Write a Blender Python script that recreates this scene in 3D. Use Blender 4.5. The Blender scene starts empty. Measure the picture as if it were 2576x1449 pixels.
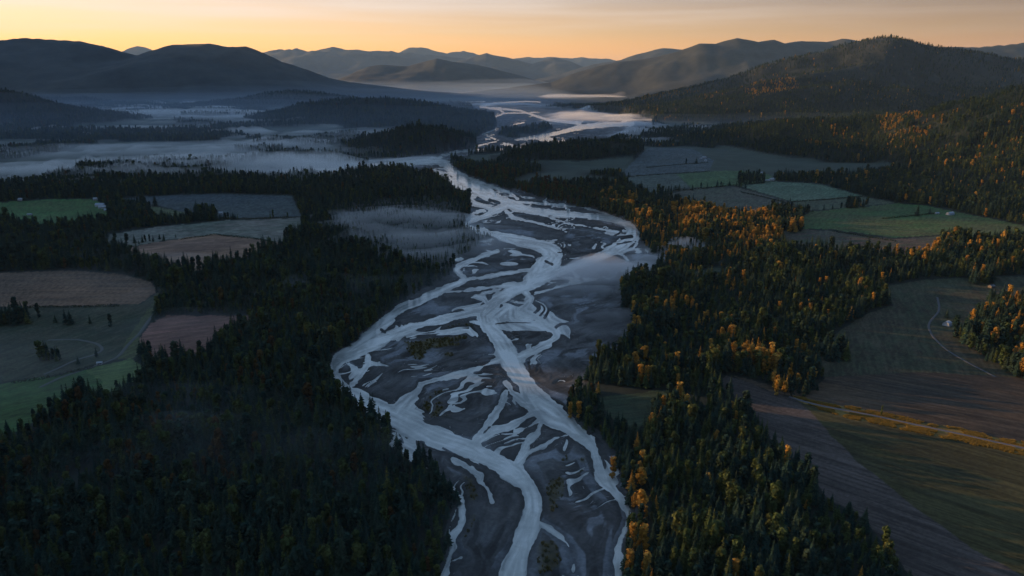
import bpy, bmesh, math, random
import numpy as np

# ------------------------------------------------------------------ camera, sky, sun
W, H, F = 2576.0, 1449.0, 1839.0          # picture frame the measurements were taken in
HOR = 195.0                               # row of the true horizon
PITCH = math.atan((H / 2 - HOR) / F)
CZ = 300.0                                # camera height over the river, metres
SUN_AZ, SUN_EL = math.radians(-72.0), math.radians(7.5)   # left of the view axis, just over the hills
SC = bpy.context.scene
COL = SC.collection

cam = bpy.data.cameras.new("camera")
cam.sensor_width = 36.0
cam.lens = 36.0 * F / W
cam.clip_start, cam.clip_end = 1.0, 300000.0
camo = bpy.data.objects.new("camera", cam)
camo.location = (0, 0, CZ)
camo.rotation_euler = (math.pi / 2 - PITCH, 0, 0)
COL.objects.link(camo)
SC.camera = camo

SC.render.engine = 'CYCLES'
SC.view_settings.view_transform = 'Standard'
SC.view_settings.look = 'None'
SC.view_settings.exposure = 0.8
SC.view_settings.gamma = 1.0
cy = SC.cycles
cy.use_denoising = True
try:
    cy.denoiser = 'OPENIMAGEDENOISE'
except Exception:
    pass
cy.max_bounces, cy.diffuse_bounces, cy.glossy_bounces = 4, 2, 2
cy.transmission_bounces, cy.volume_bounces, cy.transparent_max_bounces = 2, 3, 48
cy.sample_clamp_indirect = 4.0

sun = bpy.data.lights.new("sun", 'SUN')
sun.energy = 5.0
sun.color = (1.0, 0.60, 0.27)
sun.angle = math.radians(0.5)
suno = bpy.data.objects.new("sun", sun)
SDIR = (math.sin(SUN_AZ) * math.cos(SUN_EL), math.cos(SUN_AZ) * math.cos(SUN_EL), math.sin(SUN_EL))
from mathutils import Vector
suno.rotation_euler = Vector(SDIR).to_track_quat('Z', 'Y').to_euler()
COL.objects.link(suno)


class NT:
    """Small helper round a node tree."""
    def __init__(s, nt):
        s.nt = nt
        nt.nodes.clear()

    def n(s, t, **k):
        nd = s.nt.nodes.new(t)
        for a, v in k.items():
            setattr(nd, a, v)
        return nd

    def l(s, a, b):
        s.nt.links.new(a, b)

    def val(s, sock, v):
        if isinstance(v, (int, float, tuple, list)):
            sock.default_value = v
        else:
            s.l(v, sock)

    def math(s, op, a, b=0.0, c=0.0, clamp=False):
        nd = s.n('ShaderNodeMath', operation=op, use_clamp=clamp)
        for i, v in enumerate((a, b, c)):
            s.val(nd.inputs[i], v)
        return nd.outputs[0]

    def mix(s, fac, a, b, mode='MIX'):
        nd = s.n('ShaderNodeMix', data_type='RGBA', blend_type=mode)
        s.val(nd.inputs[0], fac)
        for i, v in ((6, a), (7, b)):
            if isinstance(v, tuple) and len(v) == 3:
                v = v + (1.0,)
            s.val(nd.inputs[i], v)
        return nd.outputs[2]

    def ramp(s, fac, stops, interp='LINEAR'):
        nd = s.n('ShaderNodeValToRGB')
        cr = nd.color_ramp
        cr.interpolation = interp
        while len(cr.elements) < len(stops):
            cr.elements.new(0.5)
        for e, (p, c) in zip(cr.elements, stops):
            e.position = p
            e.color = tuple(c) + (1.0,) if len(c) == 3 else c
        s.val(nd.inputs[0], fac)
        return nd.outputs[0]


def build_world():
    w = bpy.data.worlds.new("World")
    SC.world = w
    w.use_nodes = True
    t = NT(w.node_tree)
    tc = t.n('ShaderNodeTexCoord')
    sep = t.n('ShaderNodeSeparateXYZ')
    t.l(tc.outputs['Generated'], sep.inputs[0])
    x, y, z = sep.outputs
    el = t.math('ARCSINE', z)                              # elevation, radians
    e01 = t.math('DIVIDE', el, math.pi / 2)
    # angle from the sun's azimuth on the compass
    hl = t.math('SQRT', t.math('ADD', t.math('MULTIPLY', x, x), t.math('ADD', t.math('MULTIPLY', y, y), 1e-6)))
    cosaz = t.math('DIVIDE', t.math('ADD', t.math('MULTIPLY', x, math.sin(SUN_AZ * .86)), t.math('MULTIPLY', y, math.cos(SUN_AZ * .86))), hl)
    glow = t.math('POWER', t.math('MULTIPLY_ADD', cosaz, 0.5, 0.5), 2.2)
    # towards the sun / away from the sun, horizon -> zenith
    lit = t.ramp(e01, [(0.0, (4.3, 1.60, 0.06)), (0.016, (3.4, 1.48, 0.16)), (0.035, (2.2, 1.34, 0.56)), (0.062, (1.55, 1.22, 0.98)),
                       (0.11, (0.42, 0.56, 0.76)), (0.40, (0.22, 0.37, 0.60)), (1.0, (0.185, 0.31, 0.50))])
    far = t.ramp(e01, [(0.0, (0.62, 0.16, 0.0)), (0.03, (0.24, 0.09, 0.01)), (0.062, (0.02, 0.017, 0.018)),
                       (0.11, (0.12, 0.18, 0.28)), (0.40, (0.15, 0.27, 0.46)), (1.0, (0.185, 0.31, 0.50))])
    col = t.mix(glow, far, lit)
    # thin high cirrus streaks low over the horizon on the sun's side
    mp = t.n('ShaderNodeMapping')
    mp.inputs['Scale'].default_value = (2.2, 2.2, 42.0)
    mp.inputs['Rotation'].default_value = (0.0, math.radians(1.2), 0.0)
    t.l(tc.outputs['Generated'], mp.inputs[0])
    nz = t.n('ShaderNodeTexNoise')
    nz.inputs['Scale'].default_value = 1.6
    nz.inputs['Detail'].default_value = 4.0
    t.l(mp.outputs[0], nz.inputs['Vector'])
    cir = t.ramp(nz.outputs[0], [(0.42, (0, 0, 0)), (0.72, (1, 1, 1))])
    band = t.ramp(e01, [(0.020, (0, 0, 0)), (0.050, (0.6, 0.6, 0.6)), (0.12, (0, 0, 0))])
    cm = t.math('MULTIPLY', t.math('MULTIPLY', cir, band), glow)
    col = t.mix(cm, col, (1.25, 1.10, 0.98))
    sky = t.n('ShaderNodeTexSky', sky_type='NISHITA')
    sky.sun_disc = False
    sky.sun_elevation = SUN_EL
    sky.sun_rotation = SUN_AZ
    sky.air_density, sky.dust_density, sky.ozone_density = 1.0, 1.5, 3.0
    nish = t.mix(1.0, sky.outputs[0], (0.006, 0.007, 0.010), 'MULTIPLY')
    col = t.mix(1.0, col, nish, 'ADD')
    below = t.math('LESS_THAN', z, -0.012)
    col = t.mix(below, col, (0.03, 0.035, 0.04))
    bg = t.n('ShaderNodeBackground')
    bg.inputs['Strength'].default_value = SKY_STRENGTH
    t.l(col, bg.inputs['Color'])
    out = t.n('ShaderNodeOutputWorld')
    t.l(bg.outputs[0], out.inputs[0])
    w.cycles.sampling_method = 'MANUAL'
    w.cycles.sample_map_resolution = 1024


SKY_STRENGTH = 0.53
build_world()

random.seed(7)
RNG = np.random.default_rng(11)

# ------------------------------------------------------------------ measuring helpers
SP, CP = math.sin(PITCH), math.cos(PITCH)


def ray(px, py):
    dx, dz = px - W / 2, H / 2 - py
    return np.array((dx, F * CP + dz * SP, -F * SP + dz * CP))


def at(px, py, z=0.0):
    """World point on the level z seen at (px, py)."""
    d = ray(px, py)
    k = (z - CZ) / d[2]
    return d[0] * k, d[1] * k


def ondepth(px, py, Y):
    d = ray(px, py)
    k = Y / d[1]
    return d[0] * k, Y, CZ + d[2] * k


def project(X, Y, Z=0.0):
    f = Y * CP - (Z - CZ) * SP
    f = np.where(f < 1.0, 1.0, f)
    u = Y * SP + (Z - CZ) * CP
    return W / 2 + F * X / f, H / 2 - F * u / f


def sstep(a, b, x):
    t = np.clip((x - a) / (b - a), 0, 1)
    return t * t * (3 - 2 * t)


def _hash(ix, iy, seed):
    h = (ix.astype(np.int64) * 374761393 + iy.astype(np.int64) * 668265263 + seed * 1442695041) & 0xffffffff
    h = ((h ^ (h >> 13)) * 1274126177) & 0xffffffff
    h = ((h ^ (h >> 16)) * 2246822519) & 0xffffffff
    return ((h ^ (h >> 15)) & 0xffffff) / float(0xffffff)


def vnoise(x, y, seed=0):
    xi, yi = np.floor(x), np.floor(y)
    fx, fy = x - xi, y - yi
    fx = fx * fx * fx * (fx * (fx * 6 - 15) + 10)
    fy = fy * fy * fy * (fy * (fy * 6 - 15) + 10)
    a, b = _hash(xi, yi, seed), _hash(xi + 1, yi, seed)
    c, d = _hash(xi, yi + 1, seed), _hash(xi + 1, yi + 1, seed)
    return (a * (1 - fx) + b * fx) * (1 - fy) + (c * (1 - fx) + d * fx) * fy


def fbm(x, y, oct=4, seed=0):
    s, a, t = 0.0, 1.0, 0.0
    for o in range(oct):
        s = s + a * vnoise(x * 2 ** o + 17.3 * o, y * 2 ** o - 9.1 * o, seed + o)
        t += a
        a *= 0.5
    return s / t


def polydist(px, py, pts, closed=False, vals=None):
    """Distance to a polyline; with vals also the value interpolated at the nearest point."""
    best = np.full(px.shape, 1e18)
    bv = np.zeros(px.shape) if vals is not None else None
    n = len(pts)
    for i in range(n if closed else n - 1):
        ax, ay = pts[i][0], pts[i][1]
        bx, by = pts[(i + 1) % n][0], pts[(i + 1) % n][1]
        dx, dy = bx - ax, by - ay
        L = dx * dx + dy * dy + 1e-9
        t = np.clip(((px - ax) * dx + (py - ay) * dy) / L, 0, 1)
        d = (px - ax - t * dx) ** 2 + (py - ay - t * dy) ** 2
        m = d < best
        best = np.where(m, d, best)
        if vals is not None:
            bv = np.where(m, vals[i] * (1 - t) + vals[(i + 1) % n] * t, bv)
    best = np.sqrt(best)
    return best if vals is None else (best, bv)


def inpoly(px, py, pts):
    ins = np.zeros(px.shape, bool)
    n = len(pts)
    for i in range(n):
        x1, y1 = pts[i]
        x2, y2 = pts[(i + 1) % n]
        if y1 == y2:
            continue
        c = ((y1 > py) != (y2 > py)) & (px < (x2 - x1) * (py - y1) / (y2 - y1) + x1)
        ins ^= c
    return ins


def sdpoly(px, py, pts, pad=60):
    """Signed distance to a polygon in picture units, negative inside (only near it; +pad farther off)."""
    out = np.full(px.shape, float(pad))
    xs, ys = [p[0] for p in pts], [p[1] for p in pts]
    m = (px > min(xs) - pad) & (px < max(xs) + pad) & (py > min(ys) - pad) & (py < max(ys) + pad)
    if m.any():
        a, b = px[m], py[m]
        d = polydist(a, b, pts, True)
        out[m] = np.where(inpoly(a, b, pts), -d, d)
    return out


# ------------------------------------------------------------------ river, traced where it runs
def zc(ox, oy):
    return lambda p: ((ox + p[0] / 2.0125) / 1.49068, (oy + p[1] / 2.0125) / 1.49068) + ((p[2] / 3.0,) if len(p) > 2 else (4.0,))


Z5, Z8, Z2 = zc(1280, 720), zc(1280, 1440), zc(1280, 0)
STROKES = []


def S(z, *pts):
    STROKES.append([z(p) for p in pts])


# middle reach
S(Z5, (1000, -20, 60), (1100, 30, 75), (1240, 75, 75), (1330, 115, 75), (1450, 145, 55), (1650, 160, 42), (1900, 185, 42), (2050, 205, 48), (2150, 240, 64), (2200, 280, 75), (2185, 340, 95), (2120, 400, 95), (2050, 440, 85), (1950, 490, 66), (1830, 535, 66), (1700, 580, 66), (1600, 625, 66), (1450, 690, 85), (1300, 740, 95), (1180, 810, 95), (1110, 880, 95), (1070, 930, 85), (1080, 980, 95), (1130, 1050, 105), (1190, 1120, 125), (1230, 1190, 145), (1270, 1260, 145), (1310, 1330, 140), (1360, 1400, 130), (1400, 1449, 130))
S(Z8, (1400, 0, 130), (1430, 80, 170), (1500, 160, 190), (1600, 230, 200), (1690, 290, 140), (1760, 360, 120), (1850, 420, 95), (1905, 490, 75), (1930, 580, 75), (1950, 660, 80), (1990, 740, 85), (2060, 810, 65), (2110, 860, 55), (2150, 940, 55), (2180, 1010, 45), (2150, 1080, 28), (2110, 1170, 36), (2090, 1250, 46), (2090, 1330, 64), (2090, 1460, 60))
S(Z5, (1060, 900, 60), (1000, 905, 50), (850, 945, 55), (700, 980, 60), (560, 1010, 62), (430, 1060, 72), (330, 1105, 86), (220, 1150, 105), (110, 1200, 105), (0, 1250, 105), (-50, 1310, 90), (-60, 1370, 80), (-30, 1440, 90), (30, 1490, 110))
S(Z8, (0, 20, 90), (40, 60, 115), (130, 120, 145), (280, 190, 145), (420, 260, 145), (560, 330, 160), (700, 400, 165), (850, 450, 155), (980, 500, 155), (1100, 560, 145), (1220, 620, 145), (1320, 680, 145), (1400, 760, 135), (1440, 850, 140), (1445, 950, 145), (1420, 1050, 150), (1380, 1160, 155), (1350, 1270, 160), (1320, 1360, 185), (1295, 1470, 205))
S(Z5, (200, 1230, 30), (205, 1300, 45), (150, 1380, 50), (80, 1449, 60))
S(Z5, (60, 1300, 40), (120, 1360, 36), (60, 1420, 40))
S(Z5, (1180, 450, 26), (1080, 480, 36), (980, 520, 42), (890, 560, 52), (865, 590, 56), (920, 640, 45), (930, 665, 45), (850, 700, 48), (750, 745, 58), (650, 790, 62), (550, 840, 66), (450, 880, 68), (380, 930, 76), (330, 980, 95), (250, 1050, 85), (150, 1130, 76), (40, 1215, 70))
S(Z5, (930, 665, 30), (1100, 640, 24), (1250, 610, 24), (1400, 590, 18), (1480, 590, 14))
S(Z5, (790, 755, 10), (950, 740, 20), (1100, 725, 24), (1200, 710, 36), (1300, 700, 56))
S(Z5, (1110, 850, 40), (1075, 800, 46), (1020, 785, 40), (980, 795, 20))
S(Z5, (1020, 785, 26), (1100, 755, 30), (1200, 735, 30))
S(Z5, (1150, 320, 40), (1230, 340, 66), (1350, 370, 86), (1480, 400, 86), (1570, 440, 125), (1600, 480, 145), (1560, 540, 185), (1500, 600, 145), (1440, 660, 115), (1380, 720, 80))
S(Z5, (1240, 110, 50), (1160, 140, 58), (1080, 185, 38), (1000, 205, 38), (945, 235, 34), (950, 270, 50), (1000, 285, 54), (1060, 295, 46), (1150, 320, 40))
S(Z5, (1240, 140, 30), (1290, 190, 28), (1400, 215, 18), (1550, 250, 12), (1700, 300, 6))
S(Z5, (1300, 140, 20), (1420, 160, 10), (1530, 182, 8), (1700, 232, 8), (1900, 270, 8), (2000, 290, 18), (2090, 300, 26))
S(Z5, (970, 20, 40), (980, 60, 36), (1010, 90, 36), (1100, 110, 36), (1160, 140, 36))
S(Z5, (1080, 140, 18), (1000, 155, 18), (950, 210, 26))
S(Z5, (1280, 75, 16), (1450, 85, 16), (1560, 92, 24), (1700, 105, 16), (1850, 120, 16), (1960, 150, 14), (2060, 188, 12))
S(Z5, (1570, 92, 18), (1530, 70, 20), (1550, 45, 10))
S(Z5, (2160, 290, 20), (2240, 330, 24), (2230, 390, 24), (2200, 430, 28), (2130, 450, 30))
S(Z5, (2070, 450, 18), (2130, 480, 22), (2170, 525, 16))
S(Z5, (1390, 760, 60), (1430, 800, 38), (1400, 850, 46), (1350, 890, 46), (1430, 920, 46), (1500, 960, 46), (1540, 1010, 38), (1600, 1050, 46), (1620, 1090, 46), (1560, 1140, 56), (1480, 1180, 46), (1400, 1220, 46), (1320, 1250, 46))
S(Z5, (1350, 890, 26), (1335, 930, 26), (1420, 970, 18), (1510, 1000, 18), (1560, 1050, 18))
S(Z5, (1460, 760, 10), (1540, 745, 16), (1680, 710, 18), (1770, 670, 18), (1785, 640, 18), (1740, 600, 14))
S(Z5, (1460, 770, 14), (1600, 730, 18), (1750, 690, 20), (1900, 660, 14), (1990, 640, 6))
S(Z5, (1660, 640, 16), (1700, 650, 12), (1740, 655, 8))
S(Z5, (1200, 1265, 36), (1080, 1310, 32), (950, 1360, 38), (820, 1390, 38), (700, 1420, 42), (600, 1449, 55))
S(Z8, (610, 0, 52), (570, 60, 66), (500, 120, 80), (440, 180, 90), (410, 240, 90))
S(Z8, (1240, 60, 50), (1200, 170, 56), (1130, 260, 56), (1060, 350, 46), (1010, 420, 56), (1040, 480, 66))
S(Z8, (1240, -10, 36), (1290, 60, 56), (1380, 130, 76), (1450, 200, 60))
S(Z8, (1450, 220, 56), (1350, 280, 46), (1250, 330, 46), (1150, 350, 56), (1080, 400, 46), (1020, 440, 56))
S(Z8, (1310, 360, 16), (1420, 320, 26), (1500, 265, 36))
S(Z8, (1510, 290, 36), (1480, 370, 46), (1400, 450, 46), (1370, 530, 66), (1320, 610, 50))
S(Z8, (1730, 380, 30), (1610, 410, 22), (1540, 460, 26), (1450, 500, 14), (1400, 520, 14))
S(Z8, (1700, 400, 20), (1700, 440, 24), (1685, 495, 14))
S(Z8, (380, 470, 46), (420, 530, 56), (500, 560, 36), (600, 620, 36), (700, 640, 28), (760, 740, 36), (850, 800, 46), (900, 860, 52), (910, 940, 56), (920, 1020, 46), (890, 1100, 56), (830, 1160, 66), (840, 1240, 56), (800, 1350, 66), (740, 1460, 70))
S(Z8, (910, 1305, 14), (820, 1340, 26))
S(Z8, (860, 950, 20), (815, 1040, 18), (810, 1120, 18))
S(Z8, (840, 560, 36), (960, 630, 52), (1050, 690, 50), (1050, 740, 34), (1110, 800, 22), (1140, 890, 12))
S(Z8, (1490, 1040, 22), (1600, 1110, 14), (1700, 1200, 10), (1760, 1300, 9), (1750, 1420, 8))
S(Z8, (720, 590, 18), (740, 680, 16), (800, 720, 20))
# upper reach
S(Z2, (-400, 1300, 50), (0, 1290, 56), (200, 1265, 56), (400, 1245, 50), (560, 1225, 50), (700, 1210, 60), (780, 1230, 56), (830, 1290, 60), (900, 1340, 85), (1000, 1395, 90), (1100, 1449, 80), (1160, 1490, 75))
S(Z2, (560, 1290, 30), (700, 1300, 44), (780, 1320, 50), (850, 1390, 50), (940, 1449, 46), (1000, 1480, 40))
S(Z2, (1000, 1360, 30), (1150, 1410, 26), (1260, 1449, 24), (1330, 1500, 20))
S(Z2, (740, 1200, 40), (760, 1175, 28), (850, 1150, 22), (1000, 1135, 16), (1180, 1130, 12), (1300, 1122, 22), (1480, 1105, 20), (1600, 1080, 22), (1680, 1060, 16))
S(Z2, (790, 1225, 18), (900, 1205, 14), (960, 1190, 8))
S(Z2, (1310, 1055, 16), (1500, 1030, 36), (1650, 1000, 26), (1800, 960, 40), (2000, 940, 40), (2200, 935, 30))
S(Z2, (1480, 1035, 40), (1600, 1060, 36), (1640, 1085, 26))
S(Z2, (1230, 1085, 22), (1310, 1105, 16))
S(Z2, (1010, 1110, 10), (1050, 1095, 10), (1170, 1068, 6))
S(Z2, (1160, 1050, 10), (1070, 1010, 12), (1160, 978, 12), (1170, 950, 7), (1120, 930, 7), (1150, 908, 6), (1155, 885, 9), (1230, 855, 11), (1200, 830, 12), (1050, 805, 14), (1150, 780, 14), (1400, 765, 9), (1500, 770, 8))
S(Z2, (860, 770, 7), (1080, 768, 7))
S(Z2, (1230, 855, 9), (1430, 852, 9), (1480, 845, 6))
S(Z2, (1060, 808, 14), (1350, 835, 14), (1450, 870, 14), (1560, 905, 20), (1800, 930, 26))
S(Z2, (1300, 940, 10), (1380, 925, 10))
ISLES = [[Z8(p) for p in q] for q in (
    [(770, 485, 16), (850, 530, 34), (930, 575, 24), (975, 615, 10)],
    [(1040, 600, 12), (1080, 625, 22), (1160, 665, 6)])]
ISLES += [[Z5(p) for p in q] for q in (
    [(2060, 330, 10), (2100, 310, 16)], [(2120, 345, 30), (2190, 335, 30)], [(2080, 395, 6), (2190, 372, 14)],
    [(1540, 520, 22), (1590, 545, 22)], [(1120, 60, 24), (1190, 80, 24)], [(1040, 60, 30), (1090, 80, 20)],
    [(1630, 455, 14), (1660, 458, 12)], [(1080, 1080, 40), (1100, 1120, 40)], [(300, 1040, 22), (330, 1060, 14)])]
FLOOD = [(1050, 402), (1125, 398), (1150, 432), (1200, 458), (1300, 478), (1400, 508), (1500, 528), (1575, 556), (1610, 600), (1640, 640), (1690, 645), (1640, 690), (1560, 730), (1560, 770), (1592, 800), (1590, 850), (1540, 900), (1490, 930), (1465, 965), (1440, 1000), (1425, 1040), (1470, 1080), (1525, 1115), (1540, 1170), (1572, 1230), (1592, 1300), (1565, 1390), (1560, 1520), (1090, 1520), (1130, 1400), (1142, 1330), (1160, 1275), (1120, 1200), (1060, 1170), (985, 1125), (985, 1080), (930, 1042), (862, 1003), (828, 935), (832, 905), (900, 858), (985, 785), (1045, 740), (1130, 700), (1150, 650), (1240, 600), (1170, 575), (1182, 540), (1192, 500), (1140, 470), (1080, 434)]
FLOOD_UP = [(600, 447), (850, 436), (960, 420), (1050, 432), (1150, 440), (1130, 400), (1160, 395), (1300, 378), (1450, 366), (1520, 352), (1640, 330), (1640, 300), (1560, 290), (1420, 270), (1420, 252), (1280, 252), (1180, 262), (1210, 290), (1245, 300), (1250, 320), (1200, 345), (1195, 372), (1110, 386), (1000, 398), (860, 415), (600, 432)]

ISLANDS = [[(1250, 342), (1268, 331), (1310, 325), (1380, 317), (1394, 326), (1352, 337), (1290, 348)], [(1372, 269), (1395, 263), (1470, 262), (1486, 266), (1440, 271)]]

# ------------------------------------------------------------------ fields: name, label, outline, colour, colour 2, direction of the streaks
FIELDS = [
    ("meadow", "green meadow at the left edge beside the farmstead", [(-200, 512), (0, 511), (120, 503), (240, 503), (275, 530), (268, 556), (200, 565), (160, 571), (100, 570), (30, 560), (-200, 545)], (.042, .115, .034), (.06, .095, .032), 0),
    ("meadow", "narrow light green meadow between the farm grove and the left woods", [(372, 520), (450, 533), (490, 545), (380, 549), (372, 540)], (.09, .11, .055), (.07, .09, .05), 0),
    ("meadow", "blue-grey misty meadow behind the farmstead on the left", [(280, 503), (400, 494), (560, 489), (735, 495), (757, 545), (600, 550), (545, 545), (450, 532), (380, 514)], (.045, .062, .072), (.055, .075, .075), 0),
    ("pasture", "frosty grey-green pasture with a fenced corner behind the brown field", [(275, 592), (400, 573), (560, 557), (755, 550), (757, 580), (690, 622), (640, 602), (540, 592), (430, 604), (300, 628), (270, 612)], (.12, .135, .105), (.17, .155, .13), 1),
    ("ploughed_field", "reddish brown field below the frosty pasture", [(300, 630), (430, 605), (540, 592), (640, 603), (715, 615), (640, 642), (560, 662), (500, 684), (440, 672), (360, 655)], (.27, .16, .10), (.18, .105, .074), 2),
    ("ploughed_field", "wide brown field at the left edge", [(-200, 695), (0, 690), (180, 683), (310, 692), (380, 712), (397, 735), (355, 766), (250, 771), (-200, 778)], (.18, .105, .065), (.125, .085, .060), 0),
    ("pasture", "rough dark pasture with scattered trees at the left edge", [(-200, 779), (250, 772), (355, 768), (398, 738), (412, 760), (380, 800), (345, 858), (355, 900), (300, 905), (150, 944), (0, 968), (-200, 985)], (.030, .044, .026), (.060, .060, .038), 3),
    ("ploughed_field", "purplish brown field wrapped by the left woods", [(420, 797), (640, 797), (628, 822), (560, 857), (520, 882), (430, 912), (390, 907), (347, 862), (384, 810)], (.21, .10, .075), (.17, .092, .066), 2),
    ("meadow", "smooth deep green meadow in the lower left corner of the fields", [(-200, 990), (0, 970), (150, 946), (215, 932), (262, 965), (225, 1001), (140, 1036), (50, 1088), (-200, 1130)], (.036, .105, .028), (.052, .092, .028), 4),
    ("meadow", "small light green meadow beside the lower left woods", [(214, 933), (330, 905), (372, 936), (300, 988), (224, 1003), (262, 966)], (.10, .145, .05), (.09, .13, .05), 4),
    ("pasture", "grassy strip along the dark track on the left", [(398, 742), (412, 762), (384, 800), (350, 850), (362, 885), (335, 904), (300, 905), (318, 860), (350, 815)], (.075, .085, .035), (.055, .065, .04), 3),
    ("marsh", "misty scrubby marsh on the left bank below the wooded rise", [(848, 515), (1000, 502), (1120, 492), (1188, 520), (1172, 575), (1236, 598), (1180, 645), (1150, 688), (1090, 690), (1010, 668), (930, 636), (872, 606), (838, 562)], (.030, .038, .034), (.042, .042, .038), 1),
    # right bank
    ("meadow", "dull green meadow nearest the river woods on the right", [(1560, 452), (1610, 444), (1700, 438), (1735, 472), (1640, 490), (1600, 478)], (.085, .105, .085), (.07, .09, .08), 1),
    ("meadow", "bluish meadow with a farm in the mouth of the right valley", [(1560, 444), (1580, 420), (1630, 372), (1740, 374), (1795, 405), (1785, 431), (1700, 437), (1610, 443)], (.065, .085, .09), (.075, .09, .09), 1),
    ("meadow", "green meadow left of the walled grove on the right", [(1702, 439), (1788, 432), (1860, 430), (1935, 440), (1950, 455), (1862, 467), (1738, 474)], (.070, .118, .05), (.055, .10, .05), 1),
    ("meadow", "pale bluish green meadow under the right hill", [(1863, 470), (1950, 457), (2065, 466), (2170, 494), (2080, 502), (1990, 508)], (.085, .135, .085), (.10, .135, .09), 1),
    ("meadow", "brownish green meadow above the golden trees", [(1672, 494), (1738, 476), (1855, 472), (1985, 510), (2010, 530), (1950, 528), (1900, 545), (1830, 530), (1720, 508)], (.075, .085, .06), (.085, .08, .065), 1),
    ("meadow", "narrow olive meadow between two hedges on the right", [(1992, 510), (2085, 503), (2172, 496), (2250, 512), (2130, 524), (2040, 530), (2015, 526)], (.07, .09, .055), (.08, .085, .055), 1),
    ("meadow", "long green meadow with the arched barn on the right", [(2018, 548), (2040, 534), (2150, 524), (2260, 513), (2330, 519), (2576, 569), (2800, 590), (2800, 625), (2576, 602), (2410, 596), (2380, 590), (2250, 600), (2100, 580), (2020, 576)], (.052, .108, .036), (.08, .092, .04), 1),
    ("ploughed_field", "dim purplish field behind the row of orange trees on the right", [(1965, 583), (2020, 579), (2100, 584), (2250, 604), (2370, 596), (2360, 620), (2330, 642), (2180, 640), (1985, 627)], (.11, .068, .06), (.06, .072, .045), 1),
    ("meadow", "small dark grass clearing on the right river bank", [(1500, 1003), (1600, 992), (1690, 984), (1690, 1008), (1650, 1040), (1600, 1085), (1545, 1062), (1520, 1030)], (.042, .062, .035), (.05, .06, .035), 1),
    ("meadow", "tiny dark clearing inside the wooded rise on the right bank", [(1722, 694), (1790, 676), (1858, 680), (1830, 700), (1750, 710)], (.045, .058, .035), (.05, .055, .035), 1),
    ("meadow", "broad dim meadow round the domed barn on the right", [(2230, 722), (2330, 706), (2470, 700), (2800, 695), (2800, 968), (2576, 962), (2510, 955), (2300, 945), (2075, 958), (2062, 935), (2058, 870), (2180, 792), (2245, 770)], (.048, .056, .032), (.062, .052, .034), 3),
    ("ploughed_field", "dark harrowed field above the field road on the right", [(1830, 945), (1950, 994), (2000, 1006), (2060, 1020), (2200, 1046), (2330, 1072), (2600, 1128), (2800, 1166), (2800, 962), (2576, 955), (2510, 950), (2300, 940), (2074, 952), (2050, 985), (1960, 980)], (.056, .044, .034), (.095, .062, .038), 5),
    ("meadow", "dark olive meadow below the field road in the lower right", [(1985, 1004), (2060, 1030), (2200, 1068), (2400, 1108), (2600, 1150), (2800, 1210), (2800, 1620), (2600, 1540), (2400, 1390), (2250, 1270), (2120, 1160), (2040, 1090)], (.062, .054, .022), (.046, .042, .022), 6),
    ("ploughed_field", "long strip of dark stubble beside the lower right woods", [(1800, 965), (1828, 947), (1950, 991), (1990, 1003), (2030, 1030), (2090, 1098), (2160, 1170), (2290, 1272), (2450, 1387), (2640, 1490), (2700, 1560), (2360, 1560), (2290, 1449), (2150, 1290), (2080, 1262), (2022, 1182), (1942, 1112), (1882, 1032)], (.060, .048, .042), (.10, .078, .068), 6),
    ("verge", "yellow grass verge along the field road", [(1985, 1000), (2060, 1014), (2200, 1040), (2330, 1067), (2600, 1122), (2800, 1160), (2800, 1215), (2600, 1155), (2400, 1112), (2200, 1072), (2060, 1035)], (.24, .15, .04), (.16, .115, .04), 5),
]
# woods and groves that stand inside those fields: outline, share of golden trees
GROVES = [
    ([(275, 528), (378, 526), (380, 549), (276, 549)], .0), ([(490, 530), (543, 528), (545, 552), (490, 552)], .0),
    ([(1856, 446), (1924, 444), (1924, 463), (1858, 465)], .0), ([(1924, 537), (2004, 533), (2004, 547), (1930, 549)], .15),
    ([(1977, 570), (2017, 568), (2017, 587), (1979, 588)], .7), ([(2127, 516), (2182, 512), (2182, 523), (2128, 526)], .05),
    ([(2072, 885), (2128, 885), (2128, 910), (2072, 912)], .0), ([(2437, 698), (2500, 696), (2502, 718), (2440, 720)], .5),
    ([(2484, 755), (2514, 755), (2514, 772), (2484, 774)], .0), ([(2400, 850), (2450, 800), (2500, 770), (2700, 775), (2700, 965), (2576, 962), (2500, 925), (2420, 880)], .11),
    ([(2364, 598), (2402, 598), (2402, 612), (2364, 612)], .3), ([(0, 795), (70, 795), (72, 820), (0, 825)], .0),
    ([(100, 900), (150, 895), (155, 915), (100, 918)], .0), ([(1940, 955), (2000, 955), (2040, 985), (1990, 1003), (1945, 990)], .85),
    ([(2015, 900), (2058, 890), (2060, 985), (2020, 1003)], .05),
]
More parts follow.
